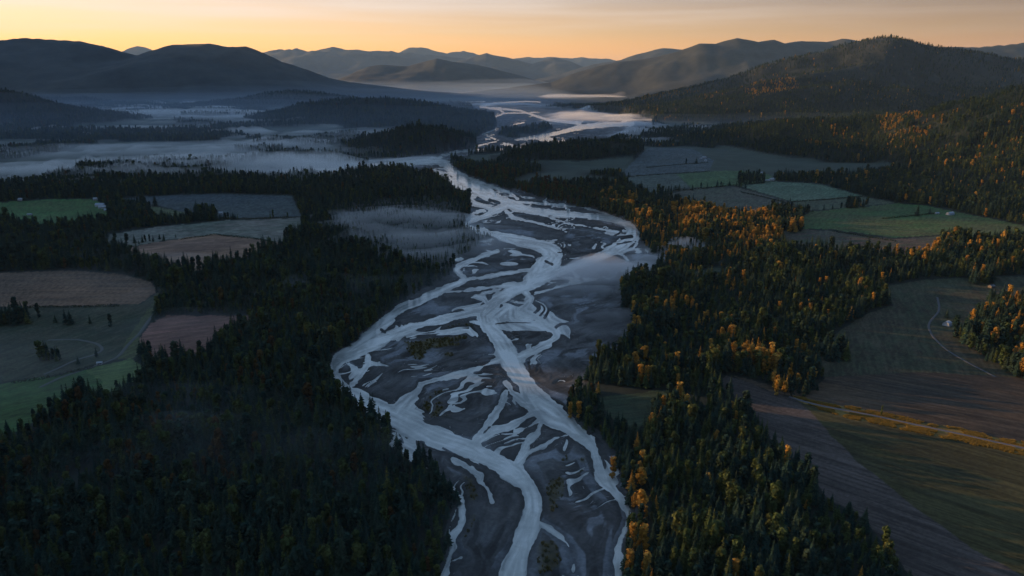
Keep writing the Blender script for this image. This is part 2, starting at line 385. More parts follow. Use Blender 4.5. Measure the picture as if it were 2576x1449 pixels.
HEDGES = [
    ("dark hedge with lone trees along the meadow left of the grove", [(1717, 480), (1776, 474), (1811, 470), (1837, 467), (1923, 461)]),
    ("dark hedge slanting across the middle of the right valley", [(1863, 484), (1915, 495), (1967, 508), (2012, 528)]),
    ("thin hedge above the green meadow in the right valley", [(1600, 443), (1717, 436), (1785, 432)]),
    ("thin hedge in front of the far farm in the right valley", [(1625, 422), (1717, 414), (1782, 410)]),
    ("low hedge below the pale bluish meadow on the right", [(1990, 509), (2080, 502.5), (2170, 495)]),
    ("dark hedge running to the arched barn", [(2220, 551), (2300, 543), (2360, 537)]),
    ("straggling hedge of low bushes below the long green meadow", [(2095, 583), (2160, 592), (2217, 602), (2255, 608)]),
    ("ragged hedge along the lower edge of the wide brown field on the left", [(60, 775), (180, 773.5), (300, 771)]),
    ("broken hedge along the top of the lower left meadow", [(30, 966), (110, 953), (170, 941), (240, 924)]),
    ("dark hedge between the reddish field and the frosty pasture", [(455, 603), (540, 591), (640, 601), (690, 611)]),
    ("hedge along the lower edge of the blue-grey meadow on the left", [(548, 552), (640, 551), (757, 547)]),
]

# ------------------------------------------------------------------ hills: crest line (picture point + distance), foot widths front / back
RIDGES = []


def R(kind, label, pts, wf, wb, p=1.5, tree=0.0, spur=0.35):
    P = [ondepth(a, b, d) for a, b, d in pts]
    RIDGES.append(dict(kind=kind, label=label, P=P, wf=wf, wb=wb, p=p, tree=tree, spur=spur))


R("mountain", "dark forested mountain at the left of the horizon", [(-1100, 120, 12000), (-500, 90, 12000), (-150, 108, 12000), (0, 101, 12000), (55, 95, 12000), (130, 101, 12000), (200, 105, 12000), (260, 118, 12000), (310, 133, 12000), (345, 142, 12000), (390, 128, 12000), (440, 116, 12000), (530, 113, 12000), (575, 122, 12000), (620, 122, 12000), (660, 136, 12000), (710, 158, 12000), (770, 175, 12000), (830, 196, 12000), (880, 206, 12000)], 4200, 4200, 1.25, 0, .5)
R("hill", "dark slope running down into the fog at the left edge", [(-500, 222, 5600), (-200, 222, 5600), (0, 226, 5500), (60, 236, 5400), (120, 258, 5300), (175, 286, 5000)], 620, 700, 1.3, 15)
R("mountain_range", "far hazy range along the middle of the horizon", [(560, 170, 40000), (650, 131, 40000), (700, 120, 40000), (722, 120, 40000), (745, 112, 40000), (790, 123, 40000), (825, 115, 40000), (870, 125, 40000), (960, 128, 40000), (985, 124, 40000), (1010, 126, 40000), (1045, 137, 40000), (1110, 142, 40000), (1200, 150, 40000), (1340, 168, 40000)], 9000, 8000, 1.2, 0, .6)
R("mountain_range", "row of small hazy peaks at the middle of the horizon", [(980, 150, 48000), (1030, 130, 48000), (1060, 127, 48000), (1090, 129, 48000), (1125, 136, 48000), (1165, 132, 48000), (1205, 142, 48000), (1290, 145, 48000), (1330, 146, 48000), (1360, 151, 48000), (1420, 150, 48000), (1480, 144, 48000), (1530, 151, 48000), (1600, 165, 48000)], 8000, 8000, 1.2, 0, .6)
R("mountain_range", "pointed blue ridge in front of the far peaks", [(1130, 170, 33000), (1165, 150, 33000), (1190, 142, 33000), (1225, 133, 33000), (1262, 144, 33000), (1340, 160, 33000), (1370, 148, 33000), (1391, 142, 33000), (1430, 150, 33000), (1480, 168, 33000), (1540, 185, 33000)], 7000, 6000, 1.25, 0, .5)
R("mountain_range", "small pale peaks behind the left mountain", [(180, 150, 46000), (235, 120, 46000), (255, 111, 46000), (285, 121, 46000), (326, 113, 46000), (385, 125, 46000), (405, 122, 46000), (470, 140, 46000)], 8000, 8000, 1.2, 0, .6)
R("mountain", "hazy grey mountain rising behind the right hills", [(1500, 162, 26000), (1560, 150, 26000), (1600, 136, 26000), (1650, 121, 26000), (1668, 119, 26000), (1720, 125, 26000), (1800, 140, 26000)], 5000, 5000, 1.2, 0, .5)
R("mountain", "broad hazy mountain in the middle right", [(1385, 208, 14500), (1440, 186, 14500), (1500, 168, 14500), (1560, 155, 14500), (1650, 147, 14500), (1700, 135, 14500), (1760, 112, 14500), (1800, 112, 14500), (1853, 97, 14500), (1905, 108, 14500), (1945, 102, 14500), (1975, 110, 14500), (2020, 104, 15000), (2080, 107, 15000), (2120, 98, 15000), (2170, 105, 15000), (2300, 118, 15000), (2400, 112, 15000), (2460, 114, 15000), (2600, 108, 15000), (2800, 105, 15000)], 3600, 3600, 1.25, 0, .55)
R("hill", "low rounded mountain in the haze at the middle", [(855, 207, 19000), (900, 177, 19000), (930, 166, 19000), (960, 163, 19000), (1025, 166, 19000), (1060, 157, 19000), (1100, 147, 19000), (1140, 155, 19000), (1200, 163, 19000), (1260, 178, 19000), (1310, 190, 19000), (1370, 208, 19000)], 3500, 3500, 1.3, 0, .5)
R("hill", "large forested hill on the right", [(1495, 273, 7600), (1560, 258, 7400), (1620, 243, 7300), (1700, 226, 7200), (1760, 214, 7200), (1810, 199, 7200), (1870, 180, 7100), (1930, 157, 7000), (2000, 141, 7000), (2070, 127, 7000), (2130, 108, 7000), (2180, 98, 7000), (2225, 91, 7000), (2260, 97, 7000), (2300, 110, 7000), (2400, 122, 7000), (2520, 142, 7000), (2700, 155, 7000), (2900, 160, 7000)], 2300, 2600, 1.25, 15, .95)
R("hill", "middle shoulder of the large right hill", [(1740, 244, 6050), (1820, 228, 6100), (1900, 208, 6150), (2000, 187, 6250), (2080, 176, 6300), (2160, 160, 6400), (2280, 140, 6600)], 620, 700, 1.2, 15, .7)
R("hill", "lower spur of the large right hill", [(1600, 292, 5700), (1680, 268, 5700), (1760, 250, 5700), (1850, 238, 5700), (1950, 225, 5700), (2080, 212, 5900), (2200, 190, 6300)], 900, 1100, 1.3, 15, .6)
R("hill", "steep wooded hillside at the right edge", [(1745, 372, 3300), (1800, 350, 3350), (1850, 330, 3400), (1900, 312, 3400), (1960, 303, 3450), (2050, 297, 3500), (2130, 294, 3500), (2230, 290, 3450), (2330, 278, 3300), (2420, 258, 3150), (2500, 235, 3000), (2576, 214, 2900), (2750, 160, 2800), (2950, 130, 2700)], 1150, 1300, 1.3, 17, .75)
R("hill", "wooded hill behind the river on the left", [(745, 394, 3100), (800, 376, 3150), (860, 361, 3200), (910, 347, 3250), (960, 331, 3300), (1010, 318, 3300), (1050, 313, 3300), (1110, 317, 3250), (1160, 335, 3200), (1195, 357, 3100)], 460, 420, 1.2, 15, .3)
R("hill", "long dark wooded hill in the fog", [(640, 300, 5200), (700, 280, 5300), (760, 262, 5400), (830, 252, 5500), (900, 247, 5500), (985, 246, 5500), (1050, 257, 5400), (1110, 274, 5200), (1170, 287, 5000), (1235, 299, 4900)], 1150, 900, 1.25, 14, .5)
R("hill", "low dark hill behind the long wooded hill", [(600, 248, 8500), (660, 234, 8500), (720, 227, 8500), (790, 230, 8500), (860, 240, 8500), (930, 250, 8500)], 900, 900, 1.3, 10, .4)
R("hill", "low wooded ridge on the right bank", [(1155, 412, 2500), (1220, 400, 2600), (1290, 388, 2700), (1360, 375, 2800), (1430, 358, 2900), (1490, 347, 2950), (1545, 346, 2950), (1590, 362, 2900), (1625, 385, 2800)], 420, 420, 1.25, 16, .4)
R("hill", "low wooded rise on the left bank below the fog", [(690, 482, 2050), (760, 460, 2050), (840, 444, 2080), (920, 438, 2100), (1000, 438, 2100), (1070, 446, 2080), (1115, 460, 2030)], 330, 300, 1.2, 18, .3)
R("hill", "gentle wooded rise with sunlit crowns on the right bank", [(1600, 720, 1090), (1700, 690, 1130), (1800, 662, 1160), (1900, 645, 1180), (2000, 646, 1190), (2150, 655, 1200), (2350, 660, 1200), (2600, 640, 1220), (2800, 640, 1220)], 170, 170, 1.15, 17, .3)
R("hill", "small golden wooded knoll on the right bank", [(1740, 580, 1430), (1790, 560, 1470), (1850, 558, 1470), (1910, 580, 1430)], 170, 170, 1.15, 17, .3)
# unseen ridge added left of the frame to shade the valley; notches let slices of low sun through
TS = math.tan(SUN_EL)
SV = (math.sin(SUN_AZ), math.cos(SUN_AZ))
TV = (math.cos(SUN_AZ), -math.sin(SUN_AZ))
SHADE = [(-3500, 70), (-500, 70), (200, 40), (320, 24), (420, 17), (500, 14), (620, 12), (640, 10), (653, -30), (690, -34), (708, 18), (800, 24), (960, 22),
         (1080, 15), (1200, 14), (1330, 14), (1400, 5), (1470, -4), (1500, -22), (1680, -24), (1730, 20), (1800, 70), (3100, 110), (3280, 100), (3380, 60),
         (3900, 50), (4100, 130), (4950, 130), (5060, -180), (6100, -200), (6900, 260), (7400, 330), (8200, 300), (9200, 100)]
pts = []
for v, s in SHADE:
    u = max(4800.0, v * 2.0)
    pts.append((SV[0] * u + TV[0] * v, SV[1] * u + TV[1] * v, s + u * TS))
RIDGES.append(dict(kind="hill", label="unseen ridge added at the left to shade the valley", P=pts, wf=700, wb=800, p=1.2, tree=0, spur=0, grow=700.0))


def ridge_height(X, Y):
    h = np.zeros(X.shape)
    rid = np.full(X.shape, -1, np.int32)
    for k, r in enumerate(RIDGES):
        xs, ys = [p[0] for p in r['P']], [p[1] for p in r['P']]
        wm = max(r['wf'], r['wb']) * (3.3 if 'grow' in r else 1.4)
        m = (X > min(xs) - wm) & (X < max(xs) + wm) & (Y > min(ys) - wm) & (Y < max(ys) + wm)
        if not m.any():
            continue
        x, y = X[m], Y[m]
        n = len(r['P'])
        vals = [(p[2] - r['tree'], p[1], p[0], i) for i, p in enumerate(r['P'])]
        best = np.full(x.shape, 1e18)
        zc_, yc, ws = np.zeros(x.shape), np.zeros(x.shape), np.zeros(x.shape)
        for i in range(n - 1):
            ax, ay = xs[i], ys[i]
            dx, dy = xs[i + 1] - ax, ys[i + 1] - ay
            L = dx * dx + dy * dy + 1e-9
            t = np.clip(((x - ax) * dx + (y - ay) * dy) / L, 0, 1)
            d = (x - ax - t * dx) ** 2 + (y - ay - t * dy) ** 2
            best = np.minimum(best, d)
            k_ = (d / r['wf'] ** 2 + 1e-5) ** -4.0
            ws += k_
            zc_ += k_ * (vals[i][0] * (1 - t) + vals[i + 1][0] * t)
            yc += k_ * (ay + t * dy)
        zc_, yc = zc_ / ws, yc / ws
        d = np.sqrt(best)
        ct = (yc - y) / (d + 1e-3)
        w = r['wb'] + (r['wf'] - r['wb']) * (0.5 + 0.5 * ct)
        if 'grow' in r:
            w = w * np.clip(zc_ / r['grow'], 1, 3.2)
        wm_ = 1.0 if 'grow' in r else .65 if r['kind'] == 'hill' else .30
        w = w * (wm_ + (1 - wm_) * np.clip(zc_ / max(q[0] for q in vals), 0, 1))
        if r['kind'] != 'hill':
            amp = .42 if r['kind'] == 'mountain_range' else .16
            zc_ = zc_ * (1 + amp * (fbm(x / 2200, y / 2200, 4, 20 + k) - .47))
        if r['spur'] > 0:
            sc = r['wf'] * 0.45
            w = w * (1 + r['spur'] * 1.5 * (fbm(x / sc, y / sc, 3, 60 + k) - 0.45))
        s = np.clip(d / w, 0, 1)
        s2 = np.sqrt(s * s + .0003) - .0173
        g = np.clip(1 - s2, 0, 1) ** r['p']
        g = g * sstep(1.0, .86, s)
        mid = 4 * s * (1 - s)
        if r['spur'] > 0:
            g = g * (1 + .5 * mid * r['spur'] * (fbm(x / (r['wf'] * .3), y / (r['wf'] * .3), 4, 90 + k) - .5) * 2)
        hh = np.maximum(zc_, 0) * g
        big = hh > h[m]
        hm, rm = h[m], rid[m]
        rm[big & (hh > 12)] = k
        hm = np.where(big, hh, hm)
        h[m], rid[m] = hm, rm
    return h, rid


def level_set(px, py, X, Y, dist):
    """Water edge: <0 in a channel, metres."""
    ppm = F / dist                                         # picture units per metre
    ls = np.full(px.shape, 1e4)
    for st in STROKES:
        xs, ys = [p[0] for p in st], [p[1] for p in st]
        m = (px > min(xs) - 60) & (px < max(xs) + 60) & (py > min(ys) - 50) & (py < max(ys) + 50)
        if m.any():
            d, w = polydist(px[m], py[m], st, vals=[p[2] / 2 for p in st])
            ls[m] = np.minimum(ls[m], d - w)
    isl = np.full(px.shape, 1e4)
    for st in ISLES:
        xs, ys = [p[0] for p in st], [p[1] for p in st]
        m = (px > min(xs) - 30) & (px < max(xs) + 30) & (py > min(ys) - 30) & (py < max(ys) + 30)
        if m.any():
            d, w = polydist(px[m], py[m], st, vals=[p[2] / 2 for p in st])
            isl[m] = np.minimum(isl[m], d - w)
    ls, isl = ls / ppm, isl / ppm
    raw = ls
    rag = (fbm(X / 15, Y / 24, 4, 3) - .5) * 6 + (fbm(X / 4.5, Y / 7, 2, 5) - .5) * 1.6
    rag *= 1 + .3 * sstep(1200, 3000, dist)
    ls = ls + rag
    isl = isl + rag * .6
    # shallow threads and pools on the bars close to the channels
    al = X * .35 + Y
    bend = fbm(X / 95, Y / 95, 2, 21)
    gate = sstep(.42, .68, fbm(X / 120, Y / 150, 3, 55))
    s1 = np.abs(fbm(raw / 26 + 5.5 * bend, al / 130 + 2.5 * bend, 3, 31) - .5) * 2
    t1 = (s1 - (.02 + .10 * gate)) * 34 + 9 * (1 - gate) + 26 * sstep(12, 46, raw)
    a = math.radians(52)
    wx = (fbm(X / 55, Y / 55, 3, 201) - .5) * 60
    s2 = np.abs(fbm((X * math.cos(a) + Y * math.sin(a) + wx) / 70, (Y * math.cos(a) - X * math.sin(a) + wx) / 15, 3, 33) - .5) * 2
    g2 = sstep(.50, .66, fbm(X / 60, Y / 80, 3, 56))
    t2 = (s2 - .10 * g2) * 20 + 8 * (1 - g2) + 30 * sstep(20, 60, raw)
    ls = np.minimum(ls, np.minimum(t1, t2))
    return np.maximum(ls, -isl), raw


BUSHY = [([Z5(p)[:2] for p in ((430, 1110), (620, 1060), (850, 1000), (990, 960), (1000, 1060), (880, 1180), (800, 1320), (640, 1340), (520, 1240))], 1.0),
         ([Z8(p)[:2] for p in ((600, 160), (760, 10), (900, -60), (980, 80), (960, 170), (820, 240), (660, 280))], 1.0),
         ([Z8(p)[:2] for p in ((890, 640), (1010, 720), (1050, 950), (1000, 1060), (900, 1220), (940, 1000), (960, 850))], .8),
         ([Z8(p)[:2] for p in ((1620, 620), (1760, 500), (1870, 520), (1840, 660), (1700, 800), (1620, 960), (1560, 1000), (1540, 800))], .8),
         ([Z8(p)[:2] for p in ((1500, 1080), (1640, 1180), (1660, 1400), (1480, 1449), (1460, 1200))], .7),
         ([Z8(p)[:2] for p in ((260, 260), (440, 300), (460, 400), (330, 470), (200, 330))], .7)]


def classify(X, Y, colour=True):
    """Height, region number and ground colour at plan points."""
    X, Y = np.asarray(X, float), np.asarray(Y, float)
    dist = np.sqrt(X * X + Y * Y + CZ * CZ)
    front = Y > 60
    px, py = project(X, np.where(front, Y, 60.0), 0.0)
    px = np.where(front, px, -9999.0)
    ppm = F / dist
    hr, rid = ridge_height(X, Y)
    wob = (fbm(X / 40, Y / 40, 3, 71) - .5) * 10 * ppm
    fl = np.minimum(sdpoly(px, py, FLOOD), sdpoly(px, py, FLOOD_UP))
    for isl in ISLANDS:
        fl = np.maximum(fl, -sdpoly(px, py, isl))
    fl = fl + wob * .9
    open_sd = fl.copy()
    reg = np.full(X.shape, -1, np.int32)
    fsd = np.full(X.shape, 60.0)
    jit = (fbm(X / 14, Y / 14, 2, 72) - .5) * 3.0 * ppm
    for i, f in enumerate(FIELDS):
        sd = sdpoly(px, py, f[2]) + jit
        reg[sd < 0] = i
        fsd = np.minimum(fsd, sd)
    open_sd = np.minimum(open_sd, fsd)
    flat = sstep(0, 1, open_sd / np.clip(24 * (1000 / dist) ** 1.3, 3.5, 24))
    farz = sstep(9000, 14000, Y)
    hr = hr * np.maximum(flat, farz)
    base = 1.6 + 3.0 * (fbm(X / 260, Y / 260, 3, 81) - .4) * flat + .5 * (fbm(X / 30, Y / 30, 3, 82) - .5)
    base = base + 26 * np.maximum(fbm(X / 900, Y / 900, 3, 83) - .5, 0) * flat * sstep(2500, 5000, Y) * sstep(300, -500, X)
    z = base + hr
    infl = fl < 0
    ls, raw = np.full(X.shape, 40.0), np.full(X.shape, 40.0)
    near = fl < 18
    if near.any():
        ls[near], raw[near] = level_set(px[near], py[near], X[near], Y[near], dist[near])
    bed = np.clip(ls * .10, -.9, .75) + .22 * (fbm(X / 9, Y / 9, 3, 84) - .5) * sstep(0, 5, ls)
    k = sstep(-4, 8, fl / np.maximum(ppm, .3))
    z = np.where(near, bed * (1 - k) + np.maximum(z, .6) * k, z)
    ch = near & (ls < 0) & (fl < 10)
    z = np.where(ch, np.minimum(z, bed), z)
    reg = np.where(infl | ch, 1000, reg)
    rid = np.where(reg >= 0, -1, rid)
    if not colour:
        return z, reg, rid, px, py, fsd / ppm
    c = np.empty(X.shape + (3,))
    n1 = fbm(X / 35, Y / 35, 4, 91)[..., None]
    n2 = fbm(X / 220, Y / 220, 4, 92)[..., None]
    c[:] = np.array((.018, .024, .019)) * (.6 + .8 * n1)
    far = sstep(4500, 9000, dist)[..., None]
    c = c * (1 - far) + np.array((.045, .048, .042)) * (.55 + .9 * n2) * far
    # open fog-side valley on the left: grass between the copses
    vl = (sstep(1900, 2300, Y) * (1 - sstep(11000, 14000, Y)) * (hr < 10))[..., None]
    gr = sstep(.48, .58, fbm(X / 420, Y / 420, 3, 95))[..., None]
    c = c * (1 - vl * gr) + np.array((.055, .07, .055)) * vl * gr
    dirs = {0: (0.0, 9), 1: (.25, 9), 2: (.45, 10), 3: (1.2, 3), 4: (.5, 6), 5: (-.55, 14), 6: (-.72, 12)}
    for i, f in enumerate(FIELDS):
        m = reg == i
        if not m.any():
            continue
        a, st = dirs[f[5]]
        u = X[m] * math.cos(a) + Y[m] * math.sin(a)
        v = -X[m] * math.sin(a) + Y[m] * math.cos(a)
        q = sstep(.3, .7, .55 * fbm(X[m] / 110, Y[m] / 110, 4, 101 + i) + .45 * fbm(u / (6 * st), v / 7, 3, 131 + i))[..., None]
        fine = (.45 + .75 * fbm(u / (2.2 * st), v / 2.6, 3, 161 + i) + .35 * sstep(.42, .62, fbm(u / (9 * st), v / 1.6, 2, 191 + i)))[..., None]
        c[m] = (np.array(f[3]) * (1 - q) + np.array(f[4]) * q) * fine
    m = infl | ch
    if m.any():
        x, y, l, rw = X[m], Y[m], ls[m], raw[m]
        al = x * .35 + y
        bend = fbm(x / 95, y / 95, 2, 21)
        a = math.radians(52)
        wx = (fbm(x / 55, y / 55, 3, 201) - .5) * 60
        u = x * math.cos(a) + y * math.sin(a) + wx
        v = -x * math.sin(a) + y * math.cos(a) + wx
        nearc = sstep(26, 8, rw)
        st = nearc * fbm(rw / 9 + 3 * bend, al / 60, 4, 202) + (1 - nearc) * fbm(u / 46, v / 8, 4, 208)
        fine = .4 * fbm(rw / 3 + 5 * bend, al / 34, 3, 205) + .6 * fbm(u / 24, v / 3.2, 4, 209)
        silt = sstep(.53, .63, st) * sstep(.36, .58, fbm(x / 70, y / 70, 3, 203)) * (.35 + .65 * fbm(x / 5, y / 5, 2, 207))
        g = np.empty(x.shape + (3,))
        g[:] = np.array((.069, .067, .066))
        g *= (.45 + 1.1 * fbm(x / 24, y / 24, 4, 204))[..., None]
        g *= (.25 + 1.5 * fine)[..., None]
        g *= (1 - .5 * sstep(.40, .30, st))[..., None]
        g = g * (1 - silt[..., None]) + np.array((.22, .23, .25)) * silt[..., None]
        wet = sstep(6, 0, l)[..., None]
        g = g * (1 - .42 * wet)
        bu = np.zeros(x.shape)
        for poly, amt in BUSHY:
            bu = np.maximum(bu, amt * sstep(3, -14, sdpoly(px[m], py[m], poly)))
        bu = (bu * sstep(.40, .55, fbm(x / 22, y / 16, 4, 206)) * sstep(2, 6, l))[..., None]
        g = g * (1 - bu) + np.array((.075, .062, .028)) * (.5 + fbm(x / 6, y / 6, 3, 211))[..., None] * bu
        c[m] = g
    edge = near & ~infl & ~ch & (fl / ppm < 5)
    c[edge] = np.array((.05, .052, .05))
    return z, reg, rid, c, np.where(near, raw, 99.0)


# ------------------------------------------------------------------ mesh helpers
def mesh_np(name, V, faces, smooth=True):
    """Mesh from arrays; faces (n,3) or (n,4)."""
    me = bpy.data.meshes.new(name)
    V = np.asarray(V, np.float32)
    faces = np.asarray(faces, np.int32)
    k = faces.shape[1]
    me.vertices.add(len(V))
    me.vertices.foreach_set('co', V.ravel())
    me.loops.add(faces.size)
    me.loops.foreach_set('vertex_index', faces.ravel())
    me.polygons.add(len(faces))
    me.polygons.foreach_set('loop_start', np.arange(0, faces.size, k, dtype=np.int32))
    me.polygons.foreach_set('loop_total', np.full(len(faces), k, np.int32))
    me.polygons.foreach_set('use_smooth', np.full(len(faces), smooth, bool))
    me.update()
    return me


def link(name, me, mat=None, parent=None, **props):
    o = bpy.data.objects.new(name, me)
    COL.objects.link(o)
    if mat is not None:
        me.materials.append(mat)
    if parent is not None:
        o.parent = parent
    for k, v in props.items():
        o[k] = v
    return o


def mat_new(name):
    m = bpy.data.materials.new(name)
    m.use_nodes = True
    return m, NT(m.node_tree)


def m_plain(name, col, rough=.8, var=.25, scale=2.0, spec=.3, metal=0.0):
    m, t = mat_new(name)
    tc = t.n('ShaderNodeTexCoord')
    nz = t.n('ShaderNodeTexNoise')
    nz.inputs['Scale'].default_value = scale
    nz.inputs['Detail'].default_value = 4
    t.l(tc.outputs['Object'], nz.inputs['Vector'])
    c = t.mix(nz.outputs[0], tuple(x * (1 - var) for x in col), tuple(min(1, x * (1 + var)) for x in col))
    b = t.n('ShaderNodeBsdfPrincipled')
    t.l(c, b.inputs['Base Color'])
    b.inputs['Roughness'].default_value = rough
    b.inputs['Specular IOR Level'].default_value = spec
    b.inputs['Metallic'].default_value = metal
    o = t.n('ShaderNodeOutputMaterial')
    t.l(b.outputs[0], o.inputs[0])
    return m


def m_ground():
    m, t = mat_new("ground")
    at_ = t.n('ShaderNodeAttribute', attribute_name='albedo')
    tc = t.n('ShaderNodeTexCoord')
    n1 = t.n('ShaderNodeTexNoise')
    n1.inputs['Scale'].default_value = .35
    n1.inputs['Detail'].default_value = 5
    n1.inputs['Roughness'].default_value = .65
    t.l(tc.outputs['Object'], n1.inputs['Vector'])
    n2 = t.n('ShaderNodeTexNoise')
    n2.inputs['Scale'].default_value = .012
    n2.inputs['Detail'].default_value = 8
    n2.inputs['Roughness'].default_value = .7
    t.l(tc.outputs['Object'], n2.inputs['Vector'])
    k = t.math('ADD', t.math('MULTIPLY', n1.outputs[0], .9), t.math('MULTIPLY', n2.outputs[0], .9))
    c = t.mix(1.0, at_.outputs['Color'], t.ramp(t.math('MULTIPLY', k, .5), [(.25, (.42, .42, .42)), (.7, (1.65, 1.65, 1.65))]), 'MULTIPLY')
    bp = t.n('ShaderNodeBump')
    bp.inputs['Strength'].default_value = .35
    bp.inputs['Distance'].default_value = .6
    t.l(n1.outputs[0], bp.inputs['Height'])
    b = t.n('ShaderNodeBsdfPrincipled')
    t.l(c, b.inputs['Base Color'])
    t.l(bp.outputs[0], b.inputs['Normal'])
    b.inputs['Roughness'].default_value = .9
    b.inputs['Specular IOR Level'].default_value = .15
    o = t.n('ShaderNodeOutputMaterial')
    t.l(b.outputs[0], o.inputs[0])
    return m


def m_water():
    m, t = mat_new("silty_water")
    tc = t.n('ShaderNodeTexCoord')
    n1 = t.n('ShaderNodeTexNoise')
    n1.inputs['Scale'].default_value = .09
    n1.inputs['Detail'].default_value = 6
    n1.inputs['Distortion'].default_value = 1.2
    t.l(tc.outputs['Object'], n1.inputs['Vector'])
    n2 = t.n('ShaderNodeTexNoise')
    n2.inputs['Scale'].default_value = .5
    n2.inputs['Detail'].default_value = 4
    t.l(tc.outputs['Object'], n2.inputs['Vector'])
    at_ = t.n('ShaderNodeAttribute', attribute_name='tone')
    k = t.math('ADD', t.math('MULTIPLY', n1.outputs[0], .35), t.math('MULTIPLY', at_.outputs['Fac'], .75))
    c = t.ramp(k, [(.34, (.26, .265, .25)), (.50, (.42, .415, .385)), (.62, (.52, .51, .47)), (.74, (.66, .64, .60))])
    bp = t.n('ShaderNodeBump')
    bp.inputs['Strength'].default_value = .25
    bp.inputs['Distance'].default_value = .25
    t.l(n2.outputs[0], bp.inputs['Height'])
    b = t.n('ShaderNodeBsdfPrincipled')
    t.l(c, b.inputs['Base Color'])
    t.l(bp.outputs[0], b.inputs['Normal'])
    b.inputs['Roughness'].default_value = .12
    b.inputs['IOR'].default_value = 1.33
    o = t.n('ShaderNodeOutputMaterial')
    t.l(b.outputs[0], o.inputs[0])
    return m


def m_leaf(name, c1, c2, c3, trans=.25):
    """Foliage: the tint differs from tree to tree and from clump to clump."""
    m, t = mat_new(name)
    oi = t.n('ShaderNodeObjectInfo')
    at_ = t.n('ShaderNodeAttribute', attribute_name='tint')
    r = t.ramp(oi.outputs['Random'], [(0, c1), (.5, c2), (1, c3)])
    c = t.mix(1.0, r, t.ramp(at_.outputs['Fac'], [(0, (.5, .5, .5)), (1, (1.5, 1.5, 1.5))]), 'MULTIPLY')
    d = t.n('ShaderNodeBsdfDiffuse')
    tr = t.n('ShaderNodeBsdfTranslucent')
    t.l(c, d.inputs[0])
    t.l(c, tr.inputs[0])
    mx = t.n('ShaderNodeMixShader')
    mx.inputs[0].default_value = trans
    t.l(d.outputs[0], mx.inputs[1])
    t.l(tr.outputs[0], mx.inputs[2])
    o = t.n('ShaderNodeOutputMaterial')
    t.l(mx.outputs[0], o.inputs[0])
    return m


M_GROUND, M_WATER = m_ground(), m_water()
M_BARK = m_plain("bark", (.06, .045, .035), .9, .4, 3)
M_CON = m_leaf("conifer_needles", (.019, .040, .035), (.026, .051, .040), (.042, .062, .040), .15)
M_OLI = m_leaf("yellowing_leaves", (.048, .072, .030), (.066, .090, .034), (.085, .096, .036), .25)
M_GOLD = m_leaf("golden_leaves", (.30, .165, .042), (.37, .20, .042), (.42, .255, .062), .3)
M_GOLD_SHADED = m_leaf("shaded_golden_leaves", (.075, .05, .026), (.10, .058, .026), (.11, .075, .028), .2)  # golden foliage as it looks in shade, the shade put into the colour
M_ROAD = m_plain("road_gravel", (.125, .115, .12), .9, .2, .5)
M_HEDGE = m_leaf("hedge_leaves", (.03, .042, .028), (.038, .05, .03), (.05, .055, .03), .15)
M_SCRUB = m_leaf("scrub_leaves", (.07, .058, .018), (.10, .075, .018), (.06, .062, .025), .2)

# ------------------------------------------------------------------ ground sheet
az = [0.0]
while az[-1] < math.pi:
    a = az[-1]
    az.append(a + (.0013 if a < .68 else .003 if a < 1.42 else .05))
az = np.array([a for a in az if a < math.pi - .03])
az = np.concatenate([-az[:0:-1], az])
rad = [4.0]
while rad[-1] < 90000:
    r = rad[-1]
    st = 40.0 if r < 300 else min(.8 * r * r / 219300.0, .0075 * r)
    if r > 50000:
        st = .02 * r
    rad.append(r + st)
rad = np.array(rad)
RR, AA = np.meshgrid(rad, az, indexing='ij')
GX, GY = RR * np.sin(AA), RR * np.cos(AA)
shape = GX.shape
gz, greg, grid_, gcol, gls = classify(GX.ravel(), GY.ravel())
NR, NA = shape
idx = np.arange(NR * NA).reshape(shape)
quads = np.stack([idx[:-1, :-1], idx[:-1, 1:], idx[1:, 1:], idx[1:, :-1]], -1).reshape(-1, 4)
wrap = np.stack([idx[:-1, -1], idx[:-1, 0], idx[1:, 0], idx[1:, -1]], -1)
quads = np.concatenate([quads, wrap])
V = np.stack([GX.ravel(), GY.ravel(), gz], -1)


def sub_mesh(name, fsel, mat, **props):
    fa = quads[fsel]
    used, inv = np.unique(fa.ravel(), return_inverse=True)
    me = mesh_np(name, V[used], inv.reshape(-1, 4))
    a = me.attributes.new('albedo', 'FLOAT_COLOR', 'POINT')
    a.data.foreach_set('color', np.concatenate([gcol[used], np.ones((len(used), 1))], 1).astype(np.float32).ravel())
    return link(name, me, mat, **props)


freg, frid = greg[quads[:, 0]], grid_[quads[:, 0]]
left = np.ones(len(quads), bool)
for i, f in enumerate(FIELDS):
    s = freg == i
    if s.sum() > 10:
        sub_mesh(f[0], s, M_GROUND, kind='structure', label=f[1])
    left &= ~s
s = freg == 1000
sub_mesh("gravel_bed", s, M_GROUND, kind='structure', label="grey gravel bars of the braided river")
left &= ~s
for k, r in enumerate(RIDGES):
    s = left & (frid == k)
    if s.sum() > 10:
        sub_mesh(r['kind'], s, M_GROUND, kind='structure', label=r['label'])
        left &= ~s
sub_mesh("ground", left, M_GROUND, kind='structure', label="valley floor under the woods")
